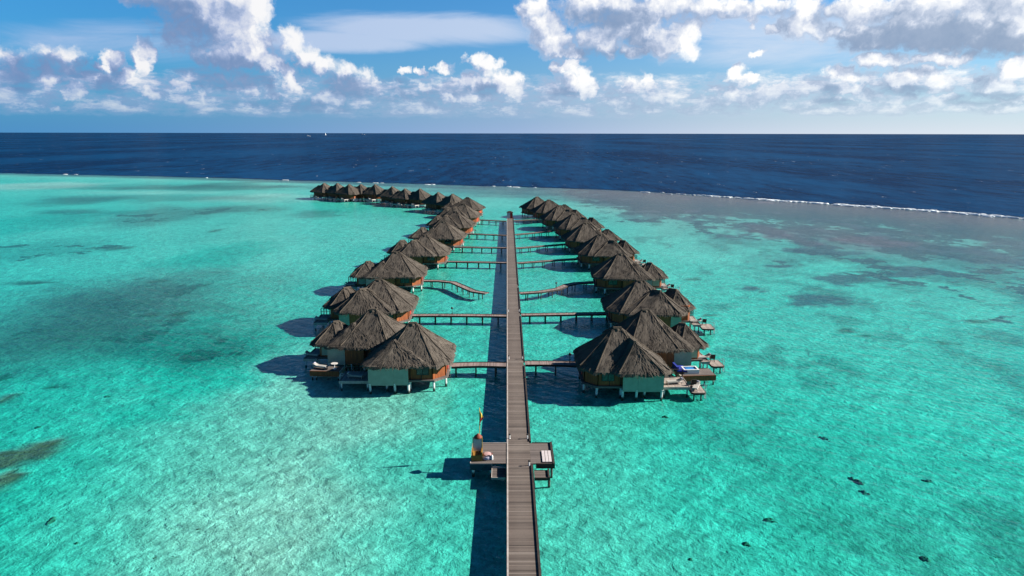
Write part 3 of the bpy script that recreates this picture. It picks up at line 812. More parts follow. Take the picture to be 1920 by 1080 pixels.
ORD = ['first', 'second', 'third', 'fourth', 'fifth', 'sixth', 'seventh', 'eighth', 'ninth', 'tenth', 'eleventh']
ZA = 7.1
Lp = [(772, 606), (697, 579), (709, 524), (742, 473), (795, 440), (830, 415), (852, 397), (867, 382), (875, 370)]
Rp = [(1160, 614), (1213, 582), (1203, 526), (1166, 475), (1128, 440), (1100, 418), (1078, 400), (1050, 386), (1030, 375), (1008, 369)]
Fp = [(608, 344), (633, 345), (655, 347), (677, 346), (704, 347), (736, 351), (760, 354), (788, 355), (822, 362), (849, 364)]
Lv = 'SBDBDBDDB'; Rv = 'ABDBDBDDBB'
LR = [0, -4, 2, 4, 0, -4, -8, -10, -14]; RR = [0, 4, -2, -4, 2, 6, 8, 10, 14, 20]
VPOS = {}
for side, P_, V_, RZ, flip in (('left', Lp, Lv, LR, False), ('right', Rp, Rv, RR, True)):
    for i, (px, py) in enumerate(P_):
        x, y = p2w(px, py, ZA); y -= .3
        if i == 0: lab = f'large front villa {side} of the jetty with dark thatch over grey-green bathroom screens'
        elif i == len(P_) - 1: lab = f'thatched water villa farthest along the row {side} of the jetty, by its far end'
        else: lab = f'brown thatched water villa, {ORD[i]} from the front in the row {side} of the jetty'
        r, Mx, dk, ln, s = villa(V_[i], flip, 11 + (0 if V_[i] in 'AS' else (i % 3)) + (100 if flip else 0), x, y, RZ[i], lab, f'thatched villas in the row {side} of the jetty', 1.15 if i > 1 else 1.0)
        VPOS[(side, i)] = (x, y)
        if i < 7:
            nm = 'front' if i == 0 else ORD[i] + '-from-front'
            cx, cy, zt = dk[0], dk[1], dk[2]
            a = Mx @ Vector((cx - s * .1, dk[5] + 1.15, zt + .004))
            lounger(a, R(RZ[i] + (80 if side == 'left' else -80)), f'cushioned sun lounger on the sun deck of the {nm} villa {side} of the jetty')
            if i == 0 and side == 'right':
                a = Mx @ Vector((ln[0], ln[1] + .1, ln[2] + .004))
                lounger(a, R(RZ[i] + (20 if side == 'left' else -25)), f'sun lounger on the low ladder landing of the {nm} villa {side} of the jetty')
            if side == 'right' and i < 6:
                a = Mx @ Vector((ln[0] - .1, ln[1] + .85, ln[2] + .004))
                deck_chair(a, R(RZ[i] + 170), f'dark deck chair on the ladder landing of the {nm} villa {side} of the jetty')
            if i == 1:
                def at(x_, y_): return Mx @ Vector((-s * x_, y_, 1.104))
                if side == 'right':
                    tub(at(3.7, -7.1), R(RZ[i]), 'white rimmed blue plunge tub on the front deck of the second right-hand villa')
                    daybed(at(2.45, -6.9), R(RZ[i] + 90), 'deep blue daybed beside the white plunge tub')
                else:
                    lounger(at(4.9, -6.9), R(RZ[i] + 75), 'sun lounger on the brown front deck of the second villa left of the jetty')
                    table_set(at(3.1, -6.9), 'round pale table on the front deck of the second left-hand villa')
for i, (px, py) in enumerate(Fp):
    x, y = p2w(px, py, ZA)
    lab = ('thatched villa at the far left tip of the distant curving row' if i == 0 else
           'last villa of the distant curving row, where it meets the near left row' if i == 9 else
           f'small distant thatched villa, {ORD[i]} from the left tip of the far curving row')
    r, Mx, dk, ln, s = villa('C', False, 51 + i % 3, x, y, [58, 60, 62, 64, 66, 66, 62, 58, 52, 46][i], lab, 'distant villas in the curving far row', 1.08)
    VPOS[('far', i)] = (x, y)
    a = Mx @ Vector((dk[0], dk[1] - .4, dk[2] + .004))
    nm = 'villa at the left tip' if i == 0 else ORD[i] + ' villa from the tip'
    lounger(a, R(150), f'pale sun lounger outside the {nm} of the far row')

# ------------------------------------------------------------------ jetty
ZJ = 1.22
def jetty():
    root = empty('jetty', (0, 0, 0))
    tag(root, 'long straight weathered timber jetty running out between the two rows of villas', 'jetty')
    d = MB(); d.box(0.12, 2.13, -12, 237.5, ZJ - .10, ZJ); d.build('deck', M['jetty'], root)
    e = MB(); e.box(0.0, .117, -12, 237.5, ZJ - .16, ZJ + .035); e.build('edge_board', M['edge'], root)
    k = MB()
    for a, b in ((-12, 55.7), (60.4, 82.2), (84.4, 106.3), (108.4, 127), (129.6, 237.5)):
        k.box(2.133, 2.30, a, b, ZJ - .32, ZJ + .10)
    k.build('kerb_rail', M['dark'], root)
    b = MB(); b.box(.25, .45, -12, 237.4, ZJ - .38, ZJ - .104); b.box(1.7, 1.9, -12, 237.4, ZJ - .38, ZJ - .104); b.build('bearer', M['dark'], root)
    for q in range(44):
        yy = 3 + q * 5.4
        for xx in (.35, 1.8):
            p = MB(); p.tube((xx, yy, -.9), (xx, yy, ZJ - .38), .12, .13, 8); p.build('post', M['darkpost'], root)
jetty()

# ------------------------------------------------------------------ footbridges from jetty to villas
def footbridge(path, width, label, far=False):
    """path: points (x, y) on the deck, first one at the jetty"""
    o = path[0]
    root = empty('footbridge', (o[0], o[1], 0))
    tag(root, label, 'footbridge', 'footbridges between the jetty and the villas')
    P = [Vector((p[0] - o[0], p[1] - o[1], 0)) for p in path]
    d = MB(); ee = (MB(), MB()); z = ZJ - .012
    nrm = []
    for i in range(len(P)):
        a = P[max(0, i - 1)]; b = P[min(len(P) - 1, i + 1)]; t = (b - a).normalized(); nrm.append(Vector((-t.y, t.x, 0)))
    for i in range(len(P) - 1):
        q = [P[i] - nrm[i] * width / 2, P[i + 1] - nrm[i + 1] * width / 2, P[i + 1] + nrm[i + 1] * width / 2, P[i] + nrm[i] * width / 2]
        vs = [(v.x, v.y, z - .1) for v in q] + [(v.x, v.y, z) for v in q]
        d.add(vs, [(3, 2, 1, 0), (4, 5, 6, 7), (0, 1, 5, 4), (1, 2, 6, 5), (2, 3, 7, 6), (3, 0, 4, 7)])
        for sgn in (-1, 1):
            a = P[i] + nrm[i] * sgn * (width / 2 + .05); b = P[i + 1] + nrm[i + 1] * sgn * (width / 2 + .05)
            ee[(sgn + 1) // 2].bar((a.x, a.y, z - .06), (b.x, b.y, z - .06), .09, .26)
    d.build('deck', M['bridge'], root)
    for e in ee: e.build('edge_beam', M['dark'], root)
    L = [0]
    for i in range(len(P) - 1): L.append(L[-1] + (P[i + 1] - P[i]).length)
    s = 1.4
    while s < L[-1] - .3:
        i = max(k for k in range(len(L)) if L[k] <= s); i = min(i, len(P) - 2)
        f = (s - L[i]) / (L[i + 1] - L[i]); c = P[i].lerp(P[i + 1], f); nn = nrm[i].lerp(nrm[i + 1], f)
        for sgn in (-1, 1):
            q = c + nn * sgn * (width / 2 - .12)
            m_ = MB(); m_.tube((q.x, q.y, -.9), (q.x, q.y, z - .1), .085, .095, 7); m_.build('post', M['darkpost'], root)
        s += 2.55
    return root
def W(px, py): return p2w(px, py, ZJ)
def bow(x0, y0, x1, y1, sag=.0):
    return [(x0 + (x1 - x0) * k / 4, y0 + (y1 - y0) * k / 4 + sag * math.sin(math.pi * k / 4)) for k in range(5)]
FB = [('left', 0, bow(-.02, 82.6, -7.1, 82.5, .3)), ('left', 1, bow(-.02, 106.6, -16.6, 106.9, .25)),
      ('left', 2, [(-3.7, 122.6), (-6.2, 124.2), (-8.0, 127.4), (-10.6, 132.0), (-13.6, 133.4), (-17.0, 133.6)]),
      ('left', 3, bow(-.02, 153.0, -15.2, 154.6)), ('left', 4, bow(-.02, 173.6, -13.6, 175)), ('left', 5, bow(-.02, 195.5, -12.0, 199)), ('left', 6, bow(-.02, 228, -10, 232)),
      ('right', 0, bow(2.32, 83.3, 9.0, 82.9, .2)), ('right', 1, bow(2.32, 107.2, 17.6, 108.2)),
      ('right', 2, [(2.32, 122.6), (6.0, 123.6), (9.5, 126.0), (11.6, 129.5), (13.5, 131.2), (18.2, 132.4)]),
      ('right', 3, bow(2.32, 152.5, 16.6, 158.0)), ('right', 4, bow(2.32, 173.0, 15.4, 179.5)), ('right', 5, bow(2.32, 197, 13.4, 204)), ('right', 6, bow(2.32, 229, 10.5, 233))]
for side, i, path in FB:
    if i == 2 and side == 'left': lab = 'kinked timber footbridge left of the jetty that stops short of it'
    elif i == 2: lab = 'kinked timber footbridge bending away from the jetty on its right side'
    elif i == 0: lab = f'short footbridge to the front villa {side} of the jetty, nearest the viewer'
    elif i == 6: lab = f'farthest footbridge {side} of the jetty, at the jetty end'
    else: lab = f'straight timber footbridge, {ORD[i]} from the front {side} of the jetty'
    footbridge(path, 1.25 if i != 0 else 1.5, lab)

# ------------------------------------------------------------------ landing platforms half way down the jetty
def platform_left():
    root = empty('landing_platform', (-.02, 58, 0))
    tag(root, 'timber landing platform on the left side of the jetty below the flagpole', 'platform')
    d = MB(); d.box(-3.2, .016, -1.95, 2.1, ZJ - .12, ZJ - .02); d.build('deck', M['deck'], root)
    e = MB(); e.box(-3.26, -.01, 2.103, 2.17, ZJ - .22, ZJ + .03); e.box(-3.27, -3.203, -1.95, 2.1, ZJ - .22, ZJ + .02); e.build('edge_board', M['edge'], root)
    f = MB(); f.box(-3.27, -1.32, -2.06, -1.953, ZJ - .62, ZJ - .03); f.build('fascia', M['teal'], root)
    s = MB(); s.box(-1.28, -.10, -3.75, -1.96, ZJ - .55, ZJ - .45)
    st = s.build('step', M['deck'], root)
    s = MB(); s.box(-1.34, -1.283, -3.8, -2.08, ZJ - .6, ZJ - .40); s.box(-1.28, -.10, -3.81, -3.753, ZJ - .6, ZJ - .40); s.box(-1.28, -.10, -2.03, -1.963, ZJ - .445, ZJ - .3); s.build('edge_board', M['edge'], st)
    for p in ((-3.0, -1.75), (-3.0, 1.9), (-1.4, -1.8), (-1.2, 1.9)):
        m_ = MB(); m_.tube((p[0], p[1], -.9), (p[0], p[1], ZJ - .12), .13, .14, 8); m_.build('post', M['post'], root)
def platform_right():
    root = empty('landing_platform', (2.3, 58, 0))
    tag(root, 'smaller timber landing platform with dark rim on the right side of the jetty', 'platform')
    d = MB(); d.box(-.165, 1.78, -2.0, 2.1, ZJ - .12, ZJ - .02); d.build('deck', M['deck'], root)
    e = MB(); e.box(1.783, 1.98, -2.2, 2.18, ZJ - .4, ZJ + .10); e.box(.3, 1.78, -2.2, -2.003, ZJ - .4, ZJ + .06); e.box(.05, 1.78, 2.103, 2.18, ZJ - .25, ZJ + .05); e.build('rim', M['dark'], root)
    s = MB(); s.box(.12, 1.30, -3.7, -2.23, ZJ - .62, ZJ - .52)
    st = s.build('step', M['deck'], root)
    s = MB(); s.box(1.303, 1.46, -3.8, -2.22, ZJ - .7, ZJ - .40); s.box(.12, 1.30, -3.8, -3.703, ZJ - .7, ZJ - .45); s.build('rim', M['dark'], st)
    for p in ((1.7, -2.0), (1.7, 1.9), (1.38, -3.7), (.4, 1.9)):
        m_ = MB(); m_.tube((p[0], p[1], -.9), (p[0], p[1], ZJ - .41 if p[1] > -3 else ZJ - .70), .10, .11, 8); m_.build('post', M['darkpost'], root)
platform_left(); platform_right()

def flagpole():
    x, y = -2.55, 59.2
    root = empty('flagpole', (x, y, ZJ - .02))
    tag(root, 'thin flagpole with a limp red and yellow flag on the left landing platform', 'flagpole')
    p = MB(); p.tube((0, 0, 0), (0, 0, 3.9), .032, .022, 8); p.lathe((0, 0, 0), [(.12, 0), (.12, .05), (.05, .09)], 10); p.lathe((0, 0, 3.9), [(.03, 0), (.055, .04), (.02, .09)], 8)
    p.build('pole', M['yellow'], root)
    # limp cloth hanging in folds
    fv = []; ff = []; nu, nv = 9, 14; rnd = random.Random(3)
    mi = []
    for j in range(nv + 1):
        t = j / nv
        for i in range(nu + 1):
            s = i / nu
            w = (.34 * math.sin(math.pi * min(1, t * 1.25 + .05)) + .06)
            fv.append((.03 + s * w * .75, .10 * math.sin(s * 9 + t * 2) * (.4 + t) + s * .08, 3.80 - t * 1.55 - s * .35 * (1 - t)))
    for j in range(nv):
        for i in range(nu):
            a = j * (nu + 1) + i; ff.append((a, a + 1, a + nu + 2, a + nu + 1)); mi.append(0 if j > 5 else 1)
    f = MB(); f.add(fv, ff); f.mi = mi
    o = f.build('flag', [M['red'], M['yellow']], root, smooth=True)
    sol = o.modifiers.new('thick', 'SOLIDIFY'); sol.thickness = .012
flagpole()
def lifeguard_chair():
    root = empty('watch_chair', (-2.68, 57.1, ZJ - .02))
    tag(root, 'golden brown wooden watch chair with pale back and red domed cap on left platform', 'chair')
    b = MB()
    b.prism([(-.52, -.62), (.48, -.62), (.40, .32), (-.44, .32)], .02, .55); b.box(-.5, -.38, -.6, .35, .55, .85); b.box(.36, .48, -.6, .35, .55, .85)
    b.build('seat', M['brown'], root)
    k = MB()
    Mx = Matrix.Translation((0, .38, .5)) @ Matrix.Rotation(R(-16), 4, 'X')
    k.box(-.40, .38, -.04, .04, 0, 1.25, 0, Mx)
    bk = k.build('backrest', M['greypanel'], root)
    fr = MB()
    fr.box(.383, .45, -.05, .05, -.05, 1.3, 0, Mx); fr.box(-.46, -.403, -.05, .05, -.05, 1.3, 0, Mx); fr.box(-.40, .38, -.05, .05, -.09, -.003, 0, Mx)
    fr.build('back_frame', M['yellow'], bk)
    c = MB(); c.lathe((.04, .78, 1.70), [(.40, -.06), (.38, .03), (.30, .13), (.18, .22), (.09, .30), (.02, .37)], 14)
    c.build('cap', M['orange'], root, smooth=True)
lifeguard_chair()
def armchair():
    root = empty('deck_stool', (-1.85, 57.05, ZJ - .02))
    tag(root, 'low padded stool with grey pink cushion beside the watch chair', 'stool')
    b = MB(); b.lathe((0, 0, 0), [(.46, .02), (.52, .12), (.50, .30), (.46, .34)], 16); b.build('base', M['towel'], root, smooth=True)
    c = MB(); c.lathe((.06, .02, 0), [(.42, .345), (.44, .39), (.38, .45), (.2, .49), (.02, .5)], 16); c.build('cushion', simple_mat('dusty_pink_canvas', (.36, .22, .21), .9, .3, 4, .2), root, smooth=True)
armchair()
def bottle_():
    root = empty('fire_point', (-1.35, 56.75, ZJ - .02))
    tag(root, 'small orange and white bottle standing at the left platform front edge', 'bottle')
    b = MB(); b.lathe((0, 0, 0), [(.10, 0), (.11, .03), (.11, .36), (.07, .45), (.035, .5)], 12); b.build('body', M['white'], root, smooth=True)
    c = MB(); c.lathe((0, 0, .503), [(.05, 0), (.06, .05), (.05, .14), (.02, .17)], 10); c.build('cap', M['orange'], root, smooth=True)
    root.name = 'bottle'
bottle_()
def slat_board():
    root = empty('slatted_board', (3.62, 57.25, ZJ - .02))
    tag(root, 'white slatted board lying flat on the right landing platform', 'board')
    b = MB()
    for k in range(3): b.box(-.42 + k * .29, -.17 + k * .29, -1.05, 1.15, .05, .09)
    b.build('slat', simple_mat('pinkish_white_board', (.44, .39, .385), .7, .12, 3), root)
    c = MB()
    for yy in (-.8, 0, .9): c.box(-.40, .39, yy - .05, yy + .05, .0, .048)
    c.build('bearer', M['greypanel'], root)
slat_board()
def lamp(x, y, label):
    root = empty('bollard_lamp', (x, y, ZJ + .002))
    tag(root, label, 'lamp', 'small bollard lamps along the jetty')
    b = MB(); b.lathe((0, 0, 0), [(.09, 0), (.09, .02), (.06, .05), (.06, .38)], 10); b.build('body', M['white'], root)
    c = MB(); c.lathe((0, 0, .382), [(.10, 0), (.12, .03), (.10, .09), (.03, .13)], 10); c.build('cap', M['black'], root)
lamp(1.98, 61.1, 'white bollard lamp with black cap on the jetty, just above the right platform')
lamp(.26, 61.1, 'white bollard lamp with black cap on the left jetty edge above the left platform')
lamp(1.98, 55.6, 'bollard lamp on the jetty beside the step of the right platform')
lamp(.24, 84.9, 'bollard lamp at the left jetty edge by the nearest left footbridge')
lamp(2.02, 84.9, 'bollard lamp at the right jetty edge by the nearest right footbridge')
lamp(2.02, 109.2, 'bollard lamp at the right jetty edge by the second right footbridge')
lamp(.24, 109.2, 'bollard lamp at the left jetty edge by the second left footbridge')
def post_lamp(x, y, label):
    root = empty('post_lamp', (x, y, ZJ - .012))
    tag(root, label, 'lamp', 'dark post lamps on the footbridges')
    b = MB(); b.tube((0, 0, 0), (0, 0, .95), .05, .045, 8); b.build('post', M['dark'], root)
    c = MB(); c.lathe((0, 0, .953), [(.10, 0), (.19, .05), (.20, .18), (.12, .3), (.03, .36)], 10); c.build('lamp_head', M['black'], root)
for x, y, lab in [(8.1, 83.55, 'dark post lamp on the nearest right footbridge, close to the front right villa'), (-8.9, 107.3, 'dark post lamp on the second left footbridge'),
                  (-9.3, 198.6, 'dark post lamp on the sixth left footbridge'), (9.35, 126.3, 'dark post lamp on the kinked right footbridge')]:
    post_lamp(x, y, lab)
def kiosk():
    root = empty('jetty_hut', (1.0, 236.4, ZJ + .002))
    tag(root, 'small white hut with dark red side at the far end of the jetty', 'hut')
    b = MB(); b.box(-1.0, .1, -.8, .8, 0, 1.9); b.build('wall', M['white'], root)
    b = MB(); b.box(.103, 1.0, -.75, .8, 0, 1.95); b.build('side_door', M['red'], root)
    b = MB(); b.prism([(-1.1, -.95), (1.1, -.95), (1.1, .95), (-1.1, .95)], 1.955, 2.05)
    vs = [(-1.1, -.95, 2.052), (1.1, -.95, 2.052), (1.1, .95, 2.052), (-1.1, .95, 2.052), (-.3, 0, 2.5), (.3, 0, 2.5)]
    b.add(vs, [(0, 1, 5, 4), (1, 2, 5), (2, 3, 4, 5), (3, 0, 4)]); b.build('roof', M['dark'], root)
kiosk()

# ------------------------------------------------------------------ coral heads on the lagoon floor
def coral(px, py, sx, sy, h, label, seed):
    x, y = p2w(px, py); rnd = random.Random(seed); h = max(h, .28); sx *= .95; sy *= .95
    mb = MB(); n, m = 11, 4
    for q in range(9):
        k = rnd.uniform(.22, .50) if q else .62
        ox, oy = (rnd.gauss(0, .30) * sx, rnd.gauss(0, .30) * sy) if q else (0, 0); sq = rnd.uniform(0, 50)
        vs = []
        for j in range(m + 1):
            t = j / m
            for i in range(n):
                a = 2 * math.pi * i / n
                r = math.cos(t * math.pi / 2) ** .6
                w = 1 + .9 * mnoise.noise(Vector((math.cos(a) * 1.6 + sq, math.sin(a) * 1.6, t * 2)))
                vs.append((ox + math.cos(a) * r * sx * w * k, oy + math.sin(a) * r * sy * w * k, t * h * rnd.uniform(.75, 1.05) * min(1, k + .35)))
        mb.add(vs, [(j * n + i, j * n + (i + 1) % n, (j + 1) * n + (i + 1) % n, (j + 1) * n + i) for j in range(m) for i in range(n)])
    o = mb.build('coral_head', M['coral'], smooth=True)
    o.location = (x, y, -.33)
    tag(o, label, 'coral', 'coral heads on the lagoon floor')
for k, (px, py, sx, sy, h, lab) in enumerate([
    (96, 975, .50, .75, .34, 'dark rounded coral head in the lower left of the lagoon, largest one there'),
    (144, 1016, .22, .3, .25, 'small brownish coral head just below the large lower left one'),
    (290, 1044, .15, .25, .22, 'tiny dark coral lump near the bottom edge, left of the jetty'),
    (372, 990, .3, .22, .2, 'faint thin coral patch on pale sand left of the jetty'),
    (71, 800, .45, .5, .3, 'reddish dark coral lump above the long olive patch on the left'),
    (1609, 898, .62, .8, .36, 'larger dark coral head on the right, upper one of a pair'),
    (1621, 918, .5, .55, .3, 'olive coral head on the right, lower one of a pair'),
    (1546, 818, .5, .5, .34, 'pale topped coral lump right of the jetty, above the pair'),
    (1440, 970, .75, .45, .3, 'low dark coral lump right of the jetty, between two platforms of sand'),
    (1740, 897, .55, .5, .26, 'faint coral lump right of the dark pair'),
    (1400, 1014, .5, .4, .3, 'dark coral lump near the bottom edge, right of the jetty'),
    (1735, 1042, .6, .6, .32, 'coral lump near the bottom edge, furthest to the right'),
    (1248, 778, .55, .5, .3, 'dark coral lump below the deck of the front right villa'),
    (1296, 1044, .3, .4, .25, 'small coral lump at the bottom, closest to the jetty on its right'),
    (200, 742, .6, .5, .25, 'faint reddish coral lump in the left lagoon below the seagrass')]):
    coral(px, py, sx, sy, h, lab, 3.1 + k * 2.7)

# ------------------------------------------------------------------ boats near the horizon
def boat(px, dist, L, label, sail=False, rz=0.0):
    d = ray(px, YH); k = dist / math.hypot(d.x, d.y)
    root = empty('boat', (d.x * k, d.y * k, 0), rz)
    tag(root, label, 'boat', 'white boats near the horizon')
    hw = L * .11
    mb = MB(); st = []
    prof = [(-.5, .8), (-.2, 1.0), (.15, .95), (.38, .55), (.5, .05)]
    vs = []
    for x, w in prof:
        vs += [(x * L, -hw * w, L * .10 + max(0, x) * L * .06), (x * L, -hw * w * .6, -.3), (x * L, hw * w * .6, -.3), (x * L, hw * w, L * .10 + max(0, x) * L * .06)]
    fs = []
    for i in range(len(prof) - 1):
        for q in range(4):
            fs.append((i * 4 + q, i * 4 + (q + 1) % 4, (i + 1) * 4 + (q + 1) % 4, (i + 1) * 4 + q))
    fs += [(0, 1, 2, 3), tuple(4 * (len(prof) - 1) + q for q in (3, 2, 1, 0))]
    mb.add(vs, fs); mb.build('hull', M['white'], root)
    c = MB(); c.box(-L * .34, L * .2, -hw * .62, hw * .62, L * .105, L * .19); c.box(-L * .25, L * .08, -hw * .5, hw * .5, L * .191, L * .26); c.build('cabin', M['white'], root)
    if sail:
        s = MB(); s.tube((L * .05, 0, L * .26), (L * .05, 0, L * .9), L * .012, L * .008, 6); s.build('mast', M['white'], root)
        s = MB(); s.add([(L * .03, 0, L * .3), (-L * .4, .1, L * .3), (L * .03, 0, L * .88), (L * .03, .15, L * .3), (-L * .4, .25, L * .3), (L * .03, .15, L * .88)], [(0, 1, 2), (5, 4, 3), (0, 2, 5, 3), (1, 0, 3, 4), (2, 1, 4, 5)]); s.build('sail', M['white'], root)
    else:
        s = MB(); s.box(-L * .16, -L * .02, -hw * .35, hw * .35, L * .261, L * .31); s.tube((-L * .1, 0, L * .31), (-L * .1, 0, L * .42), L * .01, L * .006, 6); s.build('flybridge', M['white'], root)
    return root
boat(577, 6200, 34, 'low white motor boat just below the horizon, nearest of three boats', False, R(10))
boat(610, 9500, 34, 'small white sailing boat on the horizon between the two motor boats', True, R(80))
boat(680, 11500, 62, 'white cruise yacht on the horizon, farthest right of three boats', False, R(5))

# ------------------------------------------------------------------ sky, clouds, sun
def world():
    w = bpy.data.worlds.new('World'); sc.world = w; w.use_nodes = True
    nt = w.node_tree; nt.nodes.clear(); t = NT(nt)
    out = t.n('ShaderNodeOutputWorld'); bg = t.n('ShaderNodeBackground')
    STR = .10; bg.inputs['Strength'].default_value = STR
    sky = t.n('ShaderNodeTexSky', sky_type='NISHITA'); sky.sun_disc = False
    sky.sun_elevation = R(SUN_EL); sky.sun_rotation = R(SUN_AZ); sky.altitude = 30; sky.air_density = 1.0; sky.dust_density = .6; sky.ozone_density = 2.2
    tc = t.n('ShaderNodeTexCoord'); D = tc.outputs['Generated']
    sp = t.n('ShaderNodeSeparateXYZ'); t.put(sp.inputs[0], D)
    az = t.math('MULTIPLY', t.math('ARCTAN2', sp.outputs[0], sp.outputs[1]), 180 / math.pi)
    el = t.math('MULTIPLY', t.math('ARCSINE', sp.outputs[2]), 180 / math.pi)
    cb = t.n('ShaderNodeCombineXYZ'); t.put(cb.inputs[0], az); t.put(cb.inputs[1], el); Q = cb.outputs[0]
    puffs = [  # photo position, half-width, half-height, fullness
        (430, 45, 62, 62, 1), (470, 88, 50, 42, 1), (455, 8, 48, 36, 1), (395, 18, 62, 40, 1), (350, 8, 70, 30, .85), (290, -6, 70, 22, .7), (430, 108, 80, 20, .8), (500, 118, 42, 20, .85), (350, 62, 55, 45, .55),
        (545, 78, 24, 26, .75), (572, 108, 34, 26, .8), (600, 124, 30, 22, .7), (530, 128, 16, 16, .85), (546, 150, 22, 20, 1), (560, 164, 14, 14, .9),
        (88, 150, 24, 30, 1), (140, 170, 24, 17, .95), (210, 116, 17, 19, .95), (268, 108, 18, 32, .95), (243, 146, 18, 20, .95), (276, 174, 27, 19, .95), (110, 122, 66, 28, .6), (25, 128, 42, 36, .55), (165, 152, 20, 10, .75), (30, 188, 38, 7, .6), (100, 208, 24, 7, .6),
        (338, 164, 18, 16, .75), (382, 184, 20, 18, .7), (440, 154, 60, 24, .5), (465, 172, 22, 13, .85), (520, 180, 24, 9, .8), (620, 184, 34, 15, .85), (655, 152, 42, 30, .55), (700, 166, 24, 20, .7), (172, 205, 14, 5, .6), (660, 130, 18, 12, .6),
        (898, 112, 20, 17, .95), (915, 128, 26, 20, .95), (944, 152, 28, 24, 1), (960, 172, 18, 16, .95), (886, 155, 34, 16, .9), (880, 184, 52, 14, .85), (760, 132, 12, 13, .85), (788, 130, 10, 8, .8), (832, 132, 22, 13, .8), (838, 188, 16, 15, .85), (800, 165, 16, 18, .7), (745, 170, 12, 14, .6),
        (1046, 126, 10, 10, .9), (1070, 128, 20, 15, 1), (1080, 154, 36, 23, 1), (1108, 166, 26, 15, 1), (1150, 190, 26, 13, .8), (1178, 156, 16, 10, .7), (1208, 160, 20, 17, .85), (1232, 182, 52, 19, .85), (1266, 178, 20, 20, .8),
        (1002, 14, 26, 22, .9), (1020, 50, 36, 32, 1), (1042, 82, 42, 28, 1), (1075, 96, 30, 14, .9), (1130, 74, 54, 30, .9), (1110, 14, 66, 30, .85), (1185, 40, 64, 42, 1), (1252, 76, 50, 34, 1), (1288, 66, 32, 40, 1), (1235, 12, 90, 30, .95), (1330, 14, 70, 26, .95), (1410, 14, 70, 20, .85), (1190, 94, 34, 15, .85),
        (1512, 38, 46, 34, 1), (1500, 14, 34, 26, 1), (1545, 60, 30, 18, .9), (1456, 55, 20, 9, .8), (1422, 97, 19, 9, .85), (1412, 46, 9, 9, .6),
        (1640, 66, 74, 27, 1.05), (1725, 56, 100, 38, 1.15), (1825, 56, 110, 42, 1.15), (1915, 48, 100, 50, 1.1), (1605, 18, 62, 32, 1), (1760, 8, 160, 30, 1.1), (1930, -10, 120, 40, 1),
        (1380, 142, 22, 20, .9), (1406, 146, 14, 10, .8), (1395, 182, 66, 18, .85), (1450, 172, 44, 22, .85), (1500, 166, 24, 20, .85), (1572, 138, 36, 20, 1), (1590, 166, 38, 14, .9), (1655, 114, 46, 16, .95), (1700, 146, 52, 24, 1), (1758, 150, 42, 24, .95), (1765, 108, 90, 13, .95), (1645, 182, 66, 14, .8), (1560, 188, 44, 10, .85),
        (1862, 158, 48, 24, 1), (1905, 128, 42, 28, 1), (1910, 184, 60, 9, .9), (1770, 186, 60, 12, .7), (1320, 190, 30, 12, .7)]
    E = []
    for (px, py, rx, ry, wt) in puffs:
        a0, e0 = azel(px, py); a1, _ = azel(px + rx, py); _, e1 = azel(px, py - ry)
        E.append((a0, e0, abs(a1 - a0), abs(e1 - e0), wt))
    g = bpy.data.node_groups.new('cloud_mass', 'ShaderNodeTree')
    g.interface.new_socket('P', in_out='INPUT', socket_type='NodeSocketVector'); g.interface.new_socket('mass', in_out='OUTPUT', socket_type='NodeSocketFloat'); g.interface.new_socket('soft', in_out='OUTPUT', socket_type='NodeSocketFloat')
    G = NT(g); gi = G.n('NodeGroupInput'); go = G.n('NodeGroupOutput'); p = gi.outputs[0]
    wz = G.n('ShaderNodeTexNoise', noise_dimensions='2D'); G.put(wz.inputs['Vector'], p); wz.inputs['Scale'].default_value = .62; wz.inputs['Detail'].default_value = 5; wz.inputs['Roughness'].default_value = .58
    pw = G.vmath('ADD', p, G.vmath('MULTIPLY', G.vmath('SUBTRACT', wz.outputs[1], (.5, .5, .5)), (2.6, 1.7, 0)))
    acc = None
    for (a0, e0, ra, re, wt) in E:
        k = 1.28
        d2 = G.vmath('MULTIPLY_ADD', pw, (1 / (ra * k), 1 / (re * k), 0), (-a0 / (ra * k), -e0 / (re * k), 0))
        d2 = G.vmath('DOT_PRODUCT', d2, d2, out=1)
        f = G.math('MULTIPLY_ADD', d2, -wt, wt)
        acc = f if acc is None else G.math('SMOOTH_MAX', acc, f, .22)
    fb = G.noise(p, .95, 7, .6); 
    fb2 = G.n('ShaderNodeTexVoronoi', feature='SMOOTH_F1', voronoi_dimensions='2D'); G.put(fb2.inputs['Vector'], pw); fb2.inputs['Scale'].default_value = .9; fb2.inputs['Smoothness'].default_value = .35
    fb2.inputs['Detail'].default_value = 2.0; fb2.inputs['Roughness'].default_value = .55
    soft = G.math('ADD', acc, G.math('MULTIPLY', G.math('SUBTRACT', fb, .5), .55))
    soft = G.math('ADD', soft, G.math('MULTIPLY', G.math('SUBTRACT', .42, fb2.outputs['Distance']), .42))
    acc = G.math('ADD', acc, G.math('MULTIPLY', G.math('SUBTRACT', fb, .5), .95))
    acc = G.math('ADD', acc, G.math('MULTIPLY', G.math('SUBTRACT', .42, fb2.outputs['Distance']), .40))
    # ragged band of small far cumulus low over the horizon
    spg = G.n('ShaderNodeSeparateXYZ'); G.put(spg.inputs[0], p)
    band = G.noise(G.vmath('MULTIPLY', p, (.36, .95, 1)), 1.0, 6, .66)
    low = G.math('MULTIPLY', G.mapr(spg.outputs[1], .3, 1.7, 0, 1, True), G.mapr(spg.outputs[1], 3.6, 6.0, 1, 0, True))
    bandv = G.math('SUBTRACT', G.math('MULTIPLY', band, G.math('MULTIPLY', low, 2.55)), .97)
    g.links.new(G.math('MAXIMUM', acc, bandv), go.inputs[0]); g.links.new(G.math('MAXIMUM', soft, bandv), go.inputs[1])
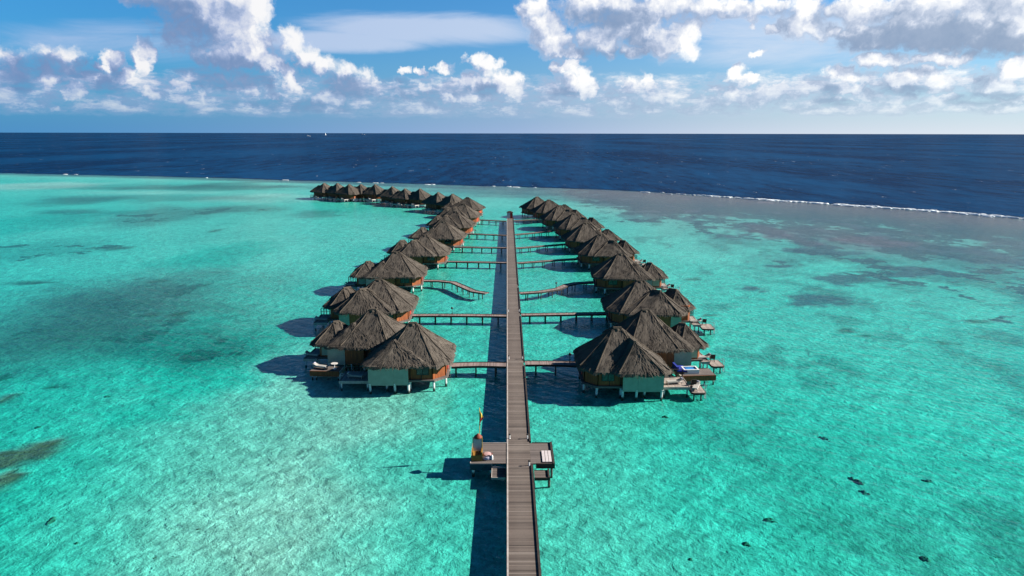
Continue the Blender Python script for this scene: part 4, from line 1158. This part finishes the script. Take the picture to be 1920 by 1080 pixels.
    def mass(vec):
        nd = t.n('ShaderNodeGroup'); nd.node_tree = g; t.put(nd.inputs[0], vec); return nd.outputs
    A0 = mass(Q); A1 = mass(t.vmath('ADD', Q, (1.5, .62, 0))); m0 = A0[0]
    def spot(px, py, rx, ry):
        a0, e0 = azel(px, py); a1, _ = azel(px + rx, py); _, e1 = azel(px, py - ry)
        d = t.vmath('MULTIPLY_ADD', Q, (1 / abs(a1 - a0), 1 / abs(e1 - e0), 0), (-a0 / abs(a1 - a0), -e0 / abs(e1 - e0), 0))
        return t.math('SUBTRACT', 1.0, t.vmath('DOT_PRODUCT', d, d, out=1))
    X = 2 ** -EXPO                                                          # colours below are as displayed
    def k3(c): return (c[0] * X, c[1] * X, c[2] * X, 1)
    alpha = t.mapr(m0, -.24, .60, 0, 1, True)
    alpha = t.math('MULTIPLY', alpha, t.mapr(el, .2, 4.5, .42, 1.0, True))      # far low cloud is paler through the air
    dif = t.math('SUBTRACT', A0[1], A1[1])
    lit = t.mapr(dif, -.62, .95, 0, 1)
    lit = t.math('MAXIMUM', lit, t.mapr(m0, .05, .7, .44, 0))
    shade = None                                                            # thick cores and bases that the sun does not reach
    for (px, py, rx, ry, k) in [(325, 60, 70, 44, 1), (300, 5, 70, 20, .7), (440, 122, 90, 16, .7), (110, 126, 70, 28, 1), (28, 138, 46, 34, .9), (1745, 66, 160, 30, 1), (1880, 84, 90, 24, .9), (1610, 72, 50, 20, .8), (1150, 32, 80, 20, .8), (1195, 62, 28, 26, .7), (1120, 100, 80, 10, .6),
                               (1700, 168, 46, 10, .8), (1850, 184, 90, 13, .9), (905, 166, 32, 14, .6), (430, 150, 80, 22, 1), (660, 160, 52, 28, .9), (1560, 168, 20, 12, .8), (1560, 190, 40, 8, .8), (1060, 172, 40, 8, .5), (745, 160, 40, 18, .6), (200, 150, 40, 30, .7), (340, 120, 60, 30, .6), (590, 118, 40, 34, .45), (760, 180, 100, 14, .4), (560, 200, 120, 14, .5)]:
        f = t.math('MULTIPLY', spot(px, py, rx * 1.25, ry * 1.25), k)
        shade = f if shade is None else t.math('SMOOTH_MAX', shade, f, .15)
    shade = t.mapr(t.math('ADD', shade, t.math('MULTIPLY', dif, -.5)), 0, .75, 0, .85, True)
    lit = t.math('MULTIPLY', lit, t.math('SUBTRACT', 1.0, shade))
    sunw = t.mapr(az, -38, 38, 0, 1)
    dark = t.mix(sunw, k3((.155, .265, .50)), k3((.31, .41, .57)))
    mid = t.mix(sunw, k3((.37, .46, .70)), k3((.66, .73, .86)))
    bright = t.mix(sunw, k3((.88, .88, .91)), k3((1.12, 1.12, 1.10)))
    ccol = t.mix(t.mapr(lit, .02, .45), dark, mid); ccol = t.mix(t.mapr(lit, .40, .90), ccol, bright)
    # thin high sheet
    ci = t.noise(t.vmath('MULTIPLY', Q, (.075, .40, 1)), 1.0, 6, .6, .6)
    s1 = t.math('MAXIMUM', spot(800, 55, 250, 36), spot(640, 78, 190, 24))
    s1 = t.math('MAXIMUM', s1, t.math('MULTIPLY', spot(210, 80, 230, 42), .45)); s1 = t.math('MAXIMUM', s1, t.math('MULTIPLY', spot(1500, 75, 380, 60), .5))
    sheet = t.mapr(t.math('ADD', t.math('MULTIPLY', s1, .55), t.math('SUBTRACT', ci, .42)), .0, .55, 0, .8, True)
    def lum(c):
        nd = t.n('ShaderNodeVectorMath', operation='SCALE'); t.put(nd.inputs[0], c); nd.inputs['Scale'].default_value = 1 / STR; return nd.outputs[0]
    # clear air: the model sky turned to a deeper tropical blue, whitening low down and towards the sun
    sw2 = t.mapr(az, -40, 42, 0, 1, True)
    clear = t.vmath('MULTIPLY', sky.outputs[0], (.21 * X, .83 * X, 1.36 * X))
    zen = t.n('ShaderNodeVectorMath', operation='SCALE'); t.put(zen.inputs[0], clear); t.put(zen.inputs['Scale'], t.mapr(el, 10, 50, 1.0, .32, True)); clear = zen.outputs[0]
    air = t.mix(t.mapr(sw2, 0, .5), k3((.078, .285, .57)), k3((.34, .475, .72))); air = t.mix(t.mapr(sw2, .5, 1.0), air, k3((.75, .815, .89)))
    lowf = t.math('EXPONENT', t.math('MULTIPLY', t.math('ABSOLUTE', el), -.20))
    clear = t.mix(lowf, clear, lum(air))
    b0 = t.n('ShaderNodeBackground'); t.put(b0.inputs[0], clear); b0.inputs[1].default_value = STR
    col = t.mix(sheet, clear, lum(t.mix(sunw, k3((.46, .57, .82)), k3((.76, .84, .95)))))
    col = t.mix(alpha, col, lum(ccol))
    t.put(bg.inputs[0], col)
    # clouds stand over the sea ahead, below 16 degrees
    inside = t.math('MULTIPLY', t.math('LESS_THAN', t.math('ABSOLUTE', az), 60), t.math('MULTIPLY', t.math('GREATER_THAN', el, 0), t.math('LESS_THAN', el, 16)))
    mx = t.n('ShaderNodeMixShader'); t.put(mx.inputs[0], inside); nt.links.new(b0.outputs[0], mx.inputs[1]); nt.links.new(bg.outputs[0], mx.inputs[2])
    nt.links.new(mx.outputs[0], out.inputs[0])
    w.cycles.sampling_method = 'MANUAL'; w.cycles.sample_map_resolution = 256
world()

sun = bpy.data.lights.new('sun', 'SUN'); sun.energy = 5.0; sun.angle = R(.53); sun.color = (1.0, .94, .85)
so = bpy.data.objects.new('sun', sun); COL.objects.link(so)
sv = Vector((math.cos(R(SUN_EL)) * math.sin(R(SUN_AZ)), math.cos(R(SUN_EL)) * math.cos(R(SUN_AZ)), math.sin(R(SUN_EL))))
so.rotation_euler = sv.to_track_quat('Z', 'Y').to_euler()

cam = bpy.data.cameras.new('camera'); cam.lens = 24; cam.sensor_width = 36; cam.clip_start = .5; cam.clip_end = 200000
co = bpy.data.objects.new('camera', cam); COL.objects.link(co)
co.location = (0, 0, H)
co.rotation_euler = (Matrix.Rotation(-YAW, 3, 'Z') @ Matrix.Rotation(R(90) - TH, 3, 'X') @ Matrix.Rotation(R(.10), 3, 'Z')).to_euler()
sc.camera = co

sc.view_settings.view_transform = 'Standard'; sc.view_settings.look = 'None'
sc.view_settings.exposure = EXPO; sc.view_settings.gamma = 1; sc.view_settings.use_curve_mapping = False
sc.cycles.max_bounces = 6; sc.cycles.transparent_max_bounces = 8; sc.cycles.use_denoising = True
sc.cycles.caustics_reflective = False; sc.cycles.caustics_refractive = False
